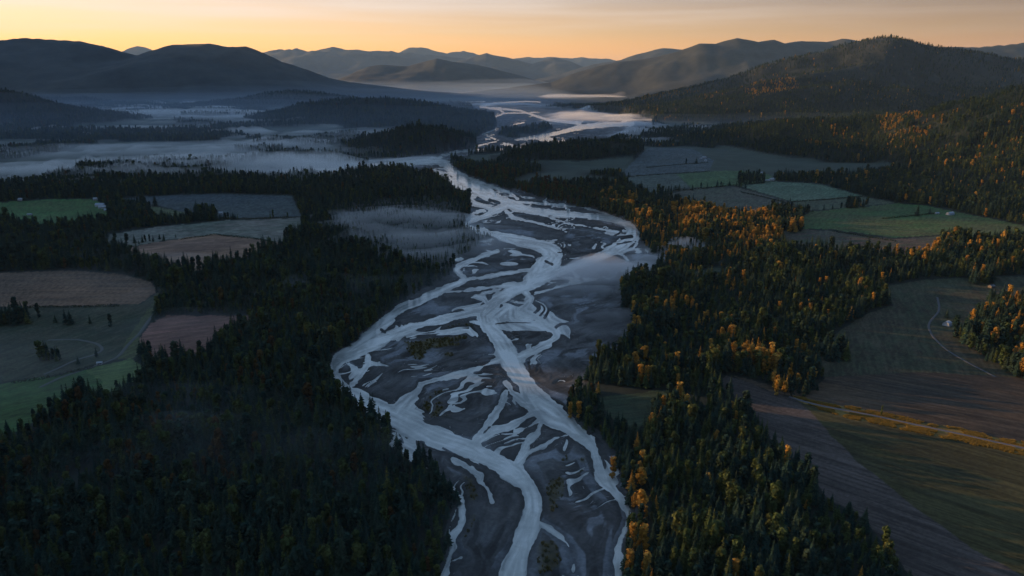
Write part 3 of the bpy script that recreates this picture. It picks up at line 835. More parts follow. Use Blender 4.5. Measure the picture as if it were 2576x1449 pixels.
# water: level sheet filling every channel cut into the gravel
zmin = gz[quads].min(1)
s = (zmin < .03) & (freg >= 1000)
fa = quads[s]
used, inv = np.unique(fa.ravel(), return_inverse=True)
Vw = V[used].copy()
Vw[:, 2] = 0.0
rme = mesh_np("river", Vw, inv.reshape(-1, 4))
rw, wx_, wy_ = gls[used], Vw[:, 0], Vw[:, 1]
bend = fbm(wx_ / 95, wy_ / 95, 2, 21)
tone = .5 + .95 * (fbm(rw / 3.5 + 2 * bend, (wx_ * .35 + wy_) / 40, 4, 501) - .5) + .5 * (fbm(wx_ / 22, wy_ / 40, 4, 502) - .5) + .16 * (sstep(0, -8, rw) - .5)
a = rme.attributes.new('tone', 'FLOAT', 'POINT')
a.data.foreach_set('value', tone.astype(np.float32))
link("river", rme, M_WATER, kind='structure', label="pale silty braided river")


# ------------------------------------------------------------------ trees
def tinted(name, V, F3, tint, mat, smooth=False):
    me = mesh_np(name, V, F3, smooth)
    a = me.attributes.new('tint', 'FLOAT', 'POINT')
    a.data.foreach_set('value', np.asarray(tint, np.float32))
    if mat:
        me.materials.append(mat)
    return me


def trunk_geo(h, r0, top=.97, limbs=0, rng=None):
    Vv, Ff = [], []

    def tube(p, q, ra, rb, n=5):
        b = len(Vv)
        d = (q - p) / np.linalg.norm(q - p)
        a = np.cross(d, (1, 0, 0) if abs(d[0]) < .8 else (0, 1, 0))
        a /= np.linalg.norm(a)
        c = np.cross(d, a)
        for P, rr in ((p, ra), (q, rb)):
            for i in range(n):
                t = 2 * math.pi * i / n
                Vv.append(P + rr * (math.cos(t) * a + math.sin(t) * c))
        for i in range(n):
            j = (i + 1) % n
            Ff.append((b + i, b + j, b + n + j))
            Ff.append((b + i, b + n + j, b + n + i))
    base, mid, tip = np.array((0, 0, -.06 * h)), np.array((.01 * h, 0, .45 * h)), np.array((0, .01 * h, top * h))
    tube(base, mid, r0, r0 * .62)
    tube(mid, tip, r0 * .62, r0 * .1)
    for i in range(limbs):
        t = 2.4 * i
        z = h * (.22 + .5 * i / limbs)
        p = np.array((0, 0, z))
        q = p + np.array((math.cos(t), math.sin(t), 1.1)) * h * .13
        tube(p, q, r0 * .32, r0 * .08, 4)
    return np.array(Vv), np.array(Ff)


def conifer_geo(seed, h=1.0, width=.17, levels=15, sparse=0.0, low=.08):
    rng = np.random.default_rng(seed)
    Vv, Ff, tint = [], [], []
    for i in range(levels):
        f = i / (levels - 1)
        z = h * (low + (.965 - low) * f ** .95)
        Rr = h * width * ((1 - f) ** .82 + .035) * rng.uniform(.78, 1.2)
        nb = 8 if f < .7 else 6
        off = rng.uniform(0, 6.28)
        for j in range(nb):
            if rng.random() < sparse:
                continue
            a = off + 2 * math.pi * j / nb + rng.uniform(-.3, .3)
            R1 = Rr * rng.uniform(.62, 1.22)
            dr = rng.uniform(.12, .42)
            ca, sa = math.cos(a), math.sin(a)
            wv = R1 * rng.uniform(.24, .42)
            up = h * .022
            b = len(Vv)
            P = [(0.04 * R1, 0, z + up), (.5 * R1, wv, z - dr * .35 * R1), (.55 * R1, 0, z + up * .6 - dr * .2 * R1), (.5 * R1, -wv, z - dr * .35 * R1),
                 (R1, wv * .35, z - dr * R1), (R1 * 1.08, -wv * .2, z - dr * .85 * R1)]
            for x, y, zz in P:
                Vv.append((x * ca - y * sa, x * sa + y * ca, zz))
            Ff += [(b, b + 1, b + 2), (b, b + 2, b + 3), (b + 1, b + 4, b + 2), (b + 2, b + 4, b + 5), (b + 2, b + 5, b + 3)]
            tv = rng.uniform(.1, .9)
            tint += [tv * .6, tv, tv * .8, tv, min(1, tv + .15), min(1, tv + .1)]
    b = len(Vv)
    for i in range(4):
        a = i * 1.57
        Vv.append((math.cos(a) * h * .014, math.sin(a) * h * .014, h * .93))
        tint.append(.5)
    Vv.append((0, 0, h * 1.01))
    tint.append(.7)
    Ff += [(b + i, b + (i + 1) % 4, b + 4) for i in range(4)]
    return np.array(Vv), np.array(Ff), np.array(tint)


def leafy_geo(seed, h=1.0, rx=.2, z0=.22, n=190, size=.075, cone=.4):
    """Crown of many small leaf clumps in a lumpy, gappy volume."""
    rng = np.random.default_rng(seed)
    Vv, Ff, tint = [], [], []
    lobes = []
    for i in range(11):
        f = rng.uniform(0, 1)
        a = rng.uniform(0, 6.28)
        k = (1 - f * cone) * math.sin(math.pi * min(1, (.22 + .78 * (1 - f)) * .95)) ** .55
        rr = rx * k * rng.uniform(.25, .75)
        lobes.append((rr * math.cos(a) * h, rr * math.sin(a) * h, h * (z0 + (.9 - z0) * f), h * rx * rng.uniform(.38, .66), rng.uniform(.15, .85)))
    lobes.append((0, 0, h * .88, h * rx * .42, .6))
    for i in range(n):
        lx, ly, lz, lr, lt = lobes[rng.integers(len(lobes))]
        d = rng.normal(size=3)
        d /= np.linalg.norm(d)
        p = np.array((lx, ly, lz)) + d * lr * rng.uniform(.55, 1.08) * np.array((1, 1, 1.15))
        nrm = d + rng.normal(size=3) * .45 + np.array((0, 0, .3))
        nrm /= np.linalg.norm(nrm)
        a = np.cross(nrm, rng.normal(size=3))
        a /= np.linalg.norm(a)
        c = np.cross(nrm, a)
        s = h * size * rng.uniform(.6, 1.25)
        b = len(Vv)
        Vv += [p + a * s, p + c * s * .8 + nrm * s * .3, p - a * s, p - c * s * .8 - nrm * s * .25]
        Ff += [(b, b + 1, b + 2), (b, b + 2, b + 3)]
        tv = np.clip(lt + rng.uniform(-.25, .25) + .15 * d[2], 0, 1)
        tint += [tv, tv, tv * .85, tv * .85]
    return np.array(Vv), np.array(Ff), np.array(tint)


KINDS = {}


def make_kind(key, mat, variants):
    crowns, trunks, whole = [], [], []
    for i, (cg, tg) in enumerate(variants):
        crowns.append(tinted(key + "_crown", cg[0], cg[1], cg[2], mat))
        tm = mesh_np(key + "_trunk", tg[0], tg[1], True)
        tm.materials.append(M_BARK)
        trunks.append(tm)
        Vv = np.concatenate([cg[0], tg[0]])
        Ff = np.concatenate([cg[1], tg[1] + len(cg[0])])
        w = tinted(key + "_whole", Vv, Ff, np.concatenate([cg[2], np.full(len(tg[0]), .5)]), mat)
        w.materials.append(M_BARK)
        mi = np.zeros(len(Ff), np.int32)
        mi[len(cg[1]):] = 1
        w.polygons.foreach_set('material_index', mi)
        whole.append(w)
    KINDS[key] = dict(crown=crowns, trunk=trunks, whole=whole)


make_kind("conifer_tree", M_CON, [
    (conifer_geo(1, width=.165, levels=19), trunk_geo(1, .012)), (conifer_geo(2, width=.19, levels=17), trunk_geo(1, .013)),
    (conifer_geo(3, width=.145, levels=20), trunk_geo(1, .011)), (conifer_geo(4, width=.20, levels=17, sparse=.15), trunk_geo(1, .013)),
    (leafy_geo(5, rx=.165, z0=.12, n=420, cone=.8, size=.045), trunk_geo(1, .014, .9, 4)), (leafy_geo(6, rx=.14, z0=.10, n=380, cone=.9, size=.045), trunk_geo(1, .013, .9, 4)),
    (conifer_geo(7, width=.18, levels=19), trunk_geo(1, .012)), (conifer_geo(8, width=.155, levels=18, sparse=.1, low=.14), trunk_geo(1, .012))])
make_kind("yellowing_tree", M_OLI, [
    (leafy_geo(11, rx=.15, z0=.14, n=420, cone=.8, size=.046), trunk_geo(1, .013, .9, 4)), (conifer_geo(12, width=.17, levels=18, sparse=.12), trunk_geo(1, .012)),
    (leafy_geo(13, rx=.19, z0=.18, n=460, cone=.55, size=.046), trunk_geo(1, .015, .9, 5)), (conifer_geo(14, width=.15, levels=19, sparse=.1), trunk_geo(1, .012))])
make_kind("golden_tree", M_GOLD, [
    (leafy_geo(21, rx=.15, z0=.14, n=420, cone=.8, size=.045), trunk_geo(1, .013, .9, 4)), (leafy_geo(22, rx=.19, z0=.18, n=460, cone=.45, size=.046), trunk_geo(1, .015, .9, 5)),
    (conifer_geo(23, width=.16, levels=18, sparse=.15, low=.15), trunk_geo(1, .012))])
make_kind("shaded_golden_tree", M_GOLD_SHADED, [
    (leafy_geo(24, rx=.16, z0=.14, n=420, cone=.7, size=.045), trunk_geo(1, .013, .9, 4)), (leafy_geo(25, rx=.19, z0=.18, n=460, cone=.45, size=.046), trunk_geo(1, .015, .9, 5))])
make_kind("scrub_bush", M_SCRUB, [(leafy_geo(31, rx=.6, z0=.1, n=60, size=.16, cone=.1), trunk_geo(1, .03, .6)), (leafy_geo(32, rx=.8, z0=.1, n=60, size=.18, cone=.1), trunk_geo(1, .03, .6))])
NVAR = {k: len(v['whole']) for k, v in KINDS.items()}


def scatter(y0, y1, sp):
    """Jittered plan grid inside the view wedge (with a margin)."""
    xm = y1 * .80 + 60
    gx = np.arange(-xm, xm, sp)
    gy = np.arange(y0, y1, sp)
    x, y = np.meshgrid(gx, gy)
    x = (x + RNG.uniform(-.48, .48, x.shape) * sp).ravel()
    y = (y + RNG.uniform(-.48, .48, y.shape) * sp).ravel()
    m = np.abs(x) < y * .775 + 45
    return x[m], y[m]


# where golden and yellowing trees grow: outline in the picture, share gold, share yellowing
GOLDMAP = [([(1680, 522), (1760, 503), (1960, 556), (1978, 604), (1900, 622), (1800, 602), (1720, 606)], .58, .25), ([(1720, 606), (1800, 602), (1900, 622), (1980, 610), (1985, 640), (1840, 650), (1720, 680)], .12, .35),
           ([(1560, 560), (1640, 530), (1730, 640), (1700, 690), (1610, 640)], .20, .35),
           ([(1560, 700), (1760, 660), (2000, 640), (2240, 700), (2240, 800), (2060, 900), (1850, 920), (1560, 860)], .05, .42),
           ([(2170, 640), (2350, 635), (2400, 600), (2700, 600), (2700, 690), (2300, 690), (2200, 670)], .10, .45), ([(2180, 632), (2390, 626), (2400, 650), (2180, 655)], .6, .3),
           ([(1570, 790), (1720, 770), (1860, 840), (1840, 940), (1620, 960)], .20, .36),
           ([(1420, 960), (1560, 930), (1760, 930), (1700, 1010), (1560, 1010), (1430, 1060)], .10, .3),
           ([(1640, 950), (1800, 960), (1900, 1060), (2060, 1250), (2290, 1460), (1560, 1460), (1590, 1300), (1530, 1110), (1600, 1060)], .012, .36),
           ([(1520, 1120), (1600, 1120), (1660, 1300), (1640, 1460), (1560, 1460), (1590, 1300)], .16, .3),
           ([(1150, 420), (1300, 440), (1460, 480), (1600, 510), (1600, 540), (1450, 520), (1290, 485), (1150, 450)], .35, .3),
           ([(0, 1050), (420, 1020), (700, 1120), (500, 1250), (0, 1300)], .13, .22),
           ([(550, 780), (1000, 650), (900, 850), (820, 960), (560, 1000)], .06, .28),
           ([(2200, 296), (2320, 286), (2350, 345), (2230, 368)], .22, .35), ([(2340, 380), (2576, 320), (2576, 490), (2400, 455)], .05, .34), ([(1600, 252), (1730, 224), (1760, 232), (1640, 258)], .4, .3), ([(1860, 224), (1990, 196), (2020, 222), (1900, 245)], .4, .3),
           ([(1840, 900), (2060, 880), (2060, 1010), (1940, 1000)], .5, .3)]


MARSH = [i for i, f in enumerate(FIELDS) if f[0] == 'marsh'][0]


def grow(x, y, spread=1.0):
    """Keep the points that carry a tree; return position, kind number (0 conifer 1 yellowing 2 golden) and height."""
    z, reg, rid, px, py, fdist = classify(x, y, False)
    px2, py2 = project(x, y, z)
    marsh = reg == MARSH
    mdep = np.clip(-fdist / 45, 0, 1)
    keep = (reg < 0) & (fdist > 2.5) | (marsh & (RNG.random(x.shape) < .95 - .6 * mdep))
    # open lane along which the low sun reaches the field road
    lv, lu = TV[0] * x + TV[1] * y, SV[0] * x + SV[1] * y
    keep &= ~((np.abs(lv - 670) < 10) & (lu > -220) & (lu < 330))
    gro = np.zeros(x.shape)
    gold = np.full(x.shape, .025)
    oli = np.full(x.shape, .24)
    # left foggy valley: copses only
    patch = fbm(x / 420, y / 420, 3, 95)
    valley = (y > 2150) & (rid < 0) & (x < 500)
    keep &= ~valley | (patch < .49) | ((z > 26) & (patch < .55))
    rv = (y > 2300) & (rid < 0) & (x >= 500)
    keep &= ~rv | (patch < .52)
    hi = (rid >= 0) & (y > 2500)
    gn = sstep(.55, .72, fbm(x / 180, y / 180, 3, 301))
    gold = np.where(hi & (x > 800), .008 + .07 * gn, gold)
    oli = np.where(hi & (x > 800), .22 + .2 * gn, oli)
    gold = np.where(hi & (x <= 800), .03 * gn, gold)
    oli = np.where(hi & (x <= 800), .10, oli)
    for poly, g, o in GOLDMAP:
        m = inpoly(px2, py2, poly)
        gold[m], oli[m] = g, o
    for poly, g in GROVES:
        m = inpoly(px, py, poly)
        keep |= m
        gold[m] = g
        oli[m] = .18 if g < .5 else .12
    gap = fbm(x / 26, y / 26, 3, 302)
    keep &= (gap > .30) | (RNG.random(x.shape) < .3)
    gap2 = fbm(x / 60, y / 60, 2, 303)
    r = RNG.random(x.shape)
    cl = sstep(.35, .65, fbm(x / 30, y / 30, 2, 304)) * 1.5 + .25
    gold, oli = gold * cl, oli * (cl * .5 + .5)
    kind = np.where(r < gold, 2, np.where(r < gold + oli, 1, 0))
    hgt = RNG.uniform(15, 25, x.shape) * (.82 + .4 * gap2)
    hgt = np.where(kind > 0, hgt * .93, hgt)
    hgt *= np.where(RNG.random(x.shape) < .22, RNG.uniform(.45, .8, x.shape), 1.0) * np.where(RNG.random(x.shape) < .10, 1.25, 1.0)
    hgt *= .72 + .5 * sstep(.3, .7, fbm(x / 45, y / 45, 2, 305))
    hgt = np.where(marsh, hgt * (.75 - .48 * mdep), hgt)
    kind = np.where((kind == 2) & ((x < 60) | (x < .12 * y)), 3, kind)  # golden trees on the left take the leaf colour with shade painted in
    kind = np.where((kind == 3) & (RNG.random(x.shape) < .35), 1, kind)
    return np.stack([x, y, z - .1, kind, hgt], -1)[keep]


TREES = []
for y0, y1, sp in ((330, 950, 6.4), (950, 1700, 7.6), (1700, 2600, 9.0), (2600, 4000, 11.5), (4000, 6200, 15.5), (6200, 9000, 23.0)):
    x, y = scatter(y0, y1, sp)
    t = grow(x, y)
    if sp > 12:
        t[:, 4] *= 1.12
    TREES.append(t)
TREES = np.concatenate(TREES)


def empty_thing(name, loc, rz, sc, label, cat, group):
    o = bpy.data.objects.new(name, None)
    COL.objects.link(o)
    o.location, o.rotation_euler, o.scale = loc, (0, 0, rz), sc
    o['label'], o['category'], o['group'] = label, cat, group
    return o


PROTO = {}


def tree(key, loc, h, label, group, wide=1.0, var=None):
    """One tree as a thing with its own crown and trunk."""
    v = random.randrange(NVAR[key]) if var is None else var
    rz, w = random.uniform(0, 6.28), h * wide * random.uniform(.9, 1.15)
    if (key, v) not in PROTO:
        root = empty_thing(key, loc, rz, (w, w, h), label, "tree", group)
        c = link("crown", KINDS[key]['crown'][v], None, root)
        k = link("trunk", KINDS[key]['trunk'][v], None, root)
        PROTO[(key, v)] = (root, c, k)
        return root
    r0, c0, k0 = PROTO[(key, v)]
    root = r0.copy()
    COL.objects.link(root)
    root.location, root.rotation_euler, root.scale = loc, (0, 0, rz), (w, w, h)
    root['label'], root['group'] = label, group
    for q in (c0, k0):
        c = q.copy()
        COL.objects.link(c)
        c.parent = root
    return root


# hand-placed trees that stand out: kind, picture point of the foot, height, label
LONE = [
    ("golden_tree", 1611, 1302, 23, "tall golden tree on the right bank, alone above the river's edge"),
    ("golden_tree", 1541, 1205, 20, "slim golden tree at the bend of the right channel"),
    ("golden_tree", 1612, 1235, 20, "pale golden tree in front of dark woods behind the bend of the right channel"),
    ("golden_tree", 1590, 1386, 22, "broad golden tree by the narrow right channel, left one of a close pair"),
    ("golden_tree", 1617, 1390, 22, "golden tree by the narrow right channel, right one of a close pair"),
    ("golden_tree", 1582, 1452, 21, "bright golden tree at the bottom edge beside the narrow channel"),
    ("golden_tree", 1624, 1455, 20, "golden tree at the bottom edge, right of the bright one"),
    ("golden_tree", 1434, 1052, 17, "short orange tree on the river's edge at the tip of the right woods"),
    ("golden_tree", 1456, 1056, 19, "orange tree at the tip of the right woods, beside the shorter one on the edge"),
    ("golden_tree", 1640, 1082, 17, "orange tree beside the small dark clearing, left of a taller one"),
    ("golden_tree", 1660, 1070, 20, "taller orange tree beside the small dark clearing"),
    ("golden_tree", 1708, 1020, 25, "tall golden tree at the top of the lower right woods"),
    ("golden_tree", 1724, 1046, 22, "golden tree below the top corner of the lower right woods"),
    ("golden_tree", 1952, 995, 18, "bright orange tree where the field road starts"),
    ("golden_tree", 1972, 998, 17, "bushy orange tree where the field road starts, right of the brightest"),
    ("golden_tree", 1905, 925, 24, "golden tree standing free above the harrowed field"),
    ("golden_tree", 1954, 935, 22, "golden tree with dark neighbours above the harrowed field"),
    ("shaded_golden_tree", 278, 1210, 20, "shade-coloured golden tree in the dark left woods"),
    ("shaded_golden_tree", 352, 1190, 18, "shade-coloured golden tree with a ragged crown in the dark left woods"),
    ("shaded_golden_tree", 610, 965, 20, "orange tree among dark conifers below the wrapped brown field"),
    ("shaded_golden_tree", 665, 985, 19, "dull orange tree among dark conifers, right of the other"),
    ("shaded_golden_tree", 2038, 845, 21, "shade-coloured golden tree at the edge of the right meadow"),
    ("conifer_tree", 85, 562, 24, "lone dark conifer at the lower edge of the left green meadow"),
    ("conifer_tree", 97, 797, 20, "dark tree at the edge of the rough left pasture"),
    ("conifer_tree", 166, 816, 21, "dark conifer in the rough left pasture, left one of a pair"),
    ("conifer_tree", 178, 816, 20, "dark conifer in the rough left pasture, right one of a pair"),
    ("conifer_tree", 140, 811, 11, "small dark tree beside the conifer pair in the rough left pasture"),
    ("conifer_tree", 227, 815, 13, "bushy dark tree between the conifer pair and the track"),
    ("conifer_tree", 278, 821, 18, "round dark tree near the green track in the rough left pasture"),
    ("conifer_tree", 243, 897, 12, "small dark tree inside the bend of the pale track"),
    ("conifer_tree", 197, 916, 10, "low dark bushy tree beside the pale track"),
    ("conifer_tree", 385, 810, 11, "small dark tree at the top corner of the wrapped brown field"),
    ("conifer_tree", 395, 737, 14, "dark tree at the right tip of the wide brown field"),
    ("conifer_tree", 290, 611, 22, "first and broadest tree of the row above the reddish field"),
    ("conifer_tree", 320, 614, 22, "tall pointed tree second in the row above the reddish field"),
    ("conifer_tree", 339, 612, 18, "narrow tree third in the row above the reddish field"),
    ("conifer_tree", 350, 614, 9, "very short tree in the row above the reddish field"),
    ("conifer_tree", 359, 610, 15, "left tree of a touching pair in the row above the reddish field"),
    ("conifer_tree", 366, 609, 15, "right tree of a touching pair in the row above the reddish field"),
    ("conifer_tree", 377, 606, 14, "pointed small tree in the middle of the row above the reddish field"),
    ("conifer_tree", 386, 608, 14, "leaning small tree in the row above the reddish field"),
    ("conifer_tree", 402, 602, 13, "pale small tree near the right end of the row above the reddish field"),
    ("conifer_tree", 413, 606, 15, "dark tree at the right end of the row above the reddish field"),
    ("conifer_tree", 442, 598, 9, "bush-like tree standing apart right of the row above the reddish field"),
    ("conifer_tree", 2307, 543, 27, "tall rounded dark tree beside the hedge left of the arched barn"),
    ("conifer_tree", 2338, 539, 18, "smaller dark tree between the tall rounded one and the arched barn"),
    ("conifer_tree", 2381, 800, 13, "narrow dark tree on the bend of the lane above the domed barn"),
    ("conifer_tree", 1910, 537, 15, "small pointed conifer on the brownish meadow above the golden trees"),
    ("conifer_tree", 1877, 543, 18, "dark conifer at the lower edge of the brownish meadow"),
    ("conifer_tree", 2035, 532, 15, "slim dark tree at the left end of the hedge row in the right valley"),
    ("conifer_tree", 2044, 533, 11, "short dark tree beside the slim one in the right valley"),
    ("conifer_tree", 2072, 529, 16, "dark tree in the gap of the hedge row in the right valley"),
    ("conifer_tree", 2094, 527, 15, "round dark tree left of the clump in the right valley"),
    ("conifer_tree", 2116, 525, 16, "dark tree touching the clump in the right valley"),
    ("conifer_tree", 1742, 479, 19, "first lone conifer along the hedge left of the grove"),
    ("conifer_tree", 1763, 473, 17, "second lone conifer along the hedge left of the grove"),
    ("conifer_tree", 1779, 474, 15, "short lone conifer along the hedge left of the grove"),
    ("conifer_tree", 1804, 470, 21, "tallest lone conifer along the hedge left of the grove"),
    ("conifer_tree", 1813, 470, 17, "lone conifer beside the tallest along the hedge left of the grove"),
    ("conifer_tree", 1835, 467, 18, "lone conifer nearest the grove along its hedge"),
    ("conifer_tree", 1726, 413, 22, "dark pointed tree on the hedge before the far farm, left of the broader"),
    ("conifer_tree", 1752, 411, 24, "broader dark tree on the hedge before the far farm"),
]
lone_xy = []
for key, px, py, h, lab in LONE:
    x, y = at(px, py, 2.0)
    z = float(classify(np.array([x]), np.array([y]), False)[0][0])
    lone_xy.append((x, y))
    x, y = at(px, py, z)
    tree(key, (x, y, z - .2), h, lab, "trees standing out by themselves" if key == "conifer_tree" else "bright autumn trees", 1.25 if key == "conifer_tree" else 1.15)

# the individuals: the trees that show largest; the rest of each kind is one mass
tx, ty, tz, tk, th = TREES.T
for x, y in lone_xy:
    d = (TREES[:, 0] - x) ** 2 + (TREES[:, 1] - y) ** 2
    TREES[d < 16, 4] = 0
TREES = TREES[TREES[:, 4] > 0]
px, py = project(TREES[:, 0], TREES[:, 1], TREES[:, 2])
tpx, tpy = project(TREES[:, 0], TREES[:, 1], TREES[:, 2] + TREES[:, 4])
size = np.abs(py - tpy)
size[(px < 0) | (px > W) | (tpy > H - 8) | (tpy < 0)] = 0
GROUPS = [
    (lambda x, y: x < 900 and y > 1180, "woods at the lower left", "in the dense dark woods at the lower left"),
    (lambda x, y: x < 1180 and y > 1000, "woods on the left bank", "in the woods along the left bank of the river"),
    (lambda x, y: x > 1400 and y > 1150, "woods at the lower right", "in the woods at the lower right beside the stubble strip"),
    (lambda x, y: True, "woods farther up the valley", "in the woods farther up the valley")]
LOOK = {"conifer_tree": ("dark green conifer", "conifers"), "yellowing_tree": ("dull yellow-green tree", "yellow-green trees"), "golden_tree": ("golden autumn tree", "golden trees"), "shaded_golden_tree": ("shade-coloured golden tree", "shade-coloured golden trees")}
NAMES = ["conifer_tree", "yellowing_tree", "golden_tree", "shaded_golden_tree"]
LIMIT = {"conifer_tree": 240, "yellowing_tree": 290, "golden_tree": 265, "shaded_golden_tree": 120}
solo = np.zeros(len(TREES), bool)
for k, key in enumerate(NAMES):
    cand = np.where((TREES[:, 3] == k) & (size > 0))[0]
    for i in cand[np.argsort(-size[cand])][:LIMIT[key]]:
        x, y, z, _, h = TREES[i]
        solo[i] = True
        for test, g, ph in GROUPS:
            if test(px[i], py[i]):
                tree(key, (x, y, z), h, LOOK[key][0] + " " + ph, LOOK[key][1] + " of the " + g)
                break
REST = TREES[~solo]


def mass(name, key, P, label):
    """One object standing for a whole wood: tree meshes on points."""
    coll = bpy.data.collections.new(key + "_sorts")
    for i, me in enumerate(KINDS[key]['whole']):
        coll.objects.link(bpy.data.objects.new("%s_sort_%d" % (key, i), me))
    n = len(P)
    me = bpy.data.meshes.new(name)
    me.vertices.add(n)
    me.vertices.foreach_set('co', P[:, :3].astype(np.float32).ravel())
    h = P[:, 4]
    w = h * RNG.uniform(.9, 1.4, n)
    a = me.attributes.new('sc', 'FLOAT_VECTOR', 'POINT')
    a.data.foreach_set('vector', np.stack([w, w, h], -1).astype(np.float32).ravel())
    a = me.attributes.new('rz', 'FLOAT_VECTOR', 'POINT')
    a.data.foreach_set('vector', np.stack([RNG.uniform(-.04, .04, n), RNG.uniform(-.04, .04, n), RNG.uniform(0, 6.28, n)], -1).astype(np.float32).ravel())
    a = me.attributes.new('vr', 'INT', 'POINT')
    a.data.foreach_set('value', RNG.integers(0, NVAR[key], n).astype(np.int32))
    o = link(name, me, None, kind='stuff', label=label)
    ng = bpy.data.node_groups.new(name, 'GeometryNodeTree')
    ng.interface.new_socket('Geometry', in_out='INPUT', socket_type='NodeSocketGeometry')
    ng.interface.new_socket('Geometry', in_out='OUTPUT', socket_type='NodeSocketGeometry')
    N = ng.nodes.new
    gi, go, ip, ci = N('NodeGroupInput'), N('NodeGroupOutput'), N('GeometryNodeInstanceOnPoints'), N('GeometryNodeCollectionInfo')
    ci.inputs['Collection'].default_value = coll
    ci.inputs['Separate Children'].default_value = True
    ci.inputs['Reset Children'].default_value = True
    ip.inputs['Pick Instance'].default_value = True

    def attr(nm, ty):
        q = N('GeometryNodeInputNamedAttribute')
        q.data_type = ty
        q.inputs['Name'].default_value = nm
        return [s for s in q.outputs if s.enabled and s.name == 'Attribute'][0]
    L = ng.links.new
    e2r = N('FunctionNodeEulerToRotation')
    L(attr('rz', 'FLOAT_VECTOR'), e2r.inputs[0])
    L(gi.outputs[0], ip.inputs['Points'])
    L(ci.outputs[0], ip.inputs['Instance'])
    L(attr('vr', 'INT'), ip.inputs['Instance Index'])
    L(e2r.outputs[0], ip.inputs['Rotation'])
    L(attr('sc', 'FLOAT_VECTOR'), ip.inputs['Scale'])
    L(ip.outputs[0], go.inputs[0])
    md = o.modifiers.new('wood', 'NODES')
    md.node_group = ng
    return o


mass("conifer_woods", "conifer_tree", REST[REST[:, 3] == 0], "dark conifer woods covering the valley sides")
mass("yellowing_woods", "yellowing_tree", REST[REST[:, 3] == 1], "dull yellow-green trees scattered through the woods")
mass("shaded_golden_woods", "shaded_golden_tree", REST[REST[:, 3] == 3], "shade-coloured golden trees scattered through the left woods")
mass("golden_woods", "golden_tree", REST[REST[:, 3] == 2], "golden autumn trees scattered through the woods")
print("trees", len(TREES), "solo", int(solo.sum()))

# scrub on the gravel bars
bx, by = [], []
for poly, amt in BUSHY:
    xs, ys = zip(*[at(a, b) for a, b in poly])
    n = int((max(xs) - min(xs)) * (max(ys) - min(ys)) / 7 * amt)
    x, y = RNG.uniform(min(xs), max(xs), n), RNG.uniform(min(ys), max(ys), n)
    qx, qy = project(x, y, 0.0)
    m = inpoly(qx, qy, poly) & (fbm(x / 22, y / 16, 4, 206) > .48)
    bx.append(x[m])
    by.append(y[m])
bx, by = np.concatenate(bx), np.concatenate(by)
bz = classify(bx, by, False)[0]
m = bz > .45
bp = np.stack([bx, by, bz, bx * 0, RNG.uniform(.6, 2.0, len(bx))], -1)[m]
mass("scrub", "scrub_bush", bp, "low ochre scrub on the gravel bars")


# tall tufts on the verge of the field road
vg = [f for f in FIELDS if f[0] == 'verge'][0][2]
xs, ys = zip(*[at(a, b) for a, b in vg])
x, y = RNG.uniform(min(xs), max(xs), 90000), RNG.uniform(min(ys), max(ys), 90000)
zv, rv_, _, qx, qy, _ = classify(x, y, False)
m = (rv_ == [i for i, f in enumerate(FIELDS) if f[0] == 'verge'][0])
rl = np.array([at(a, b, 1.6) for a, b in [(1985, 998), (2020, 1010), (2060, 1020), (2200, 1046), (2330, 1074), (2450, 1100), (2600, 1133), (2750, 1168)]])
m &= (polydist(x, y, rl) > 3.4) & (fbm(x / 8, y / 8, 2, 401) > .36)
GT = []
for sd in (1, 2):
    rg = np.random.default_rng(50 + sd)
    Vv, Ff, tt = [], [], []
    for i in range(16):
        a, d = rg.uniform(0, 6.28), rg.uniform(0, .7)
        p = np.array((math.cos(a) * d, math.sin(a) * d, -.05))
        w = np.array((math.cos(a + 1.3), math.sin(a + 1.3), 0)) * rg.uniform(.12, .24)
        tip = p + np.array((math.cos(a) * .25, math.sin(a) * .25, rg.uniform(.5, 1.0)))
        k = len(Vv)
        Vv += [p - w, p + w, tip + w * .4, tip - w * .4]
        Ff += [(k, k + 1, k + 2), (k, k + 2, k + 3)]
        tt += [.4, .4, .8, .8]
    GT.append(tinted("grass_tuft", np.array(Vv), np.array(Ff), tt, None))
M_VERGE = m_leaf("verge_grass_blades", (.21, .145, .036), (.26, .165, .04), (.18, .14, .045), .25)
for g_ in GT:
    g_.materials.append(M_VERGE)
KINDS["grass_tuft"] = dict(whole=GT)
NVAR["grass_tuft"] = 2
mass("verge_grass", "grass_tuft", np.stack([x, y, zv, x * 0, RNG.uniform(.7, 1.3, len(x))], -1)[m], "tall yellow grass on the verge of the field road")

# bleached driftwood stranded on the bars
DW = []
for sd in (1, 2, 3):
    Vt, Ft = trunk_geo(1.0, .035 + .01 * sd, .97, 2 + sd)
    Vt = Vt[:, [2, 0, 1]] * np.array((1, 1, 1.0)) + np.array((-.4, 0, .03))
    me = mesh_np("driftwood_log", Vt, Ft)
    me.materials.append(bpy.data.materials.get("driftwood") or m_plain("driftwood", (.26, .25, .24), .85))
    DW.append(me)
KINDS["driftwood_log"] = dict(whole=DW)
NVAR["driftwood_log"] = 3
x, y = RNG.uniform(-260, 330, 40000), RNG.uniform(380, 1300, 40000)
zd, rd, _, qx, qy, _ = classify(x, y, False)
m = (rd == 1000) & (zd > .12) & (zd < .7) & (fbm(x / 30, y / 30, 3, 601) > .58)
dwp = np.stack([x, y, zd, x * 0, RNG.uniform(1.5, 4.5, len(x))], -1)[m][:420]
mass("driftwood", "driftwood_log", dwp, "bleached driftwood stranded on the gravel bars")

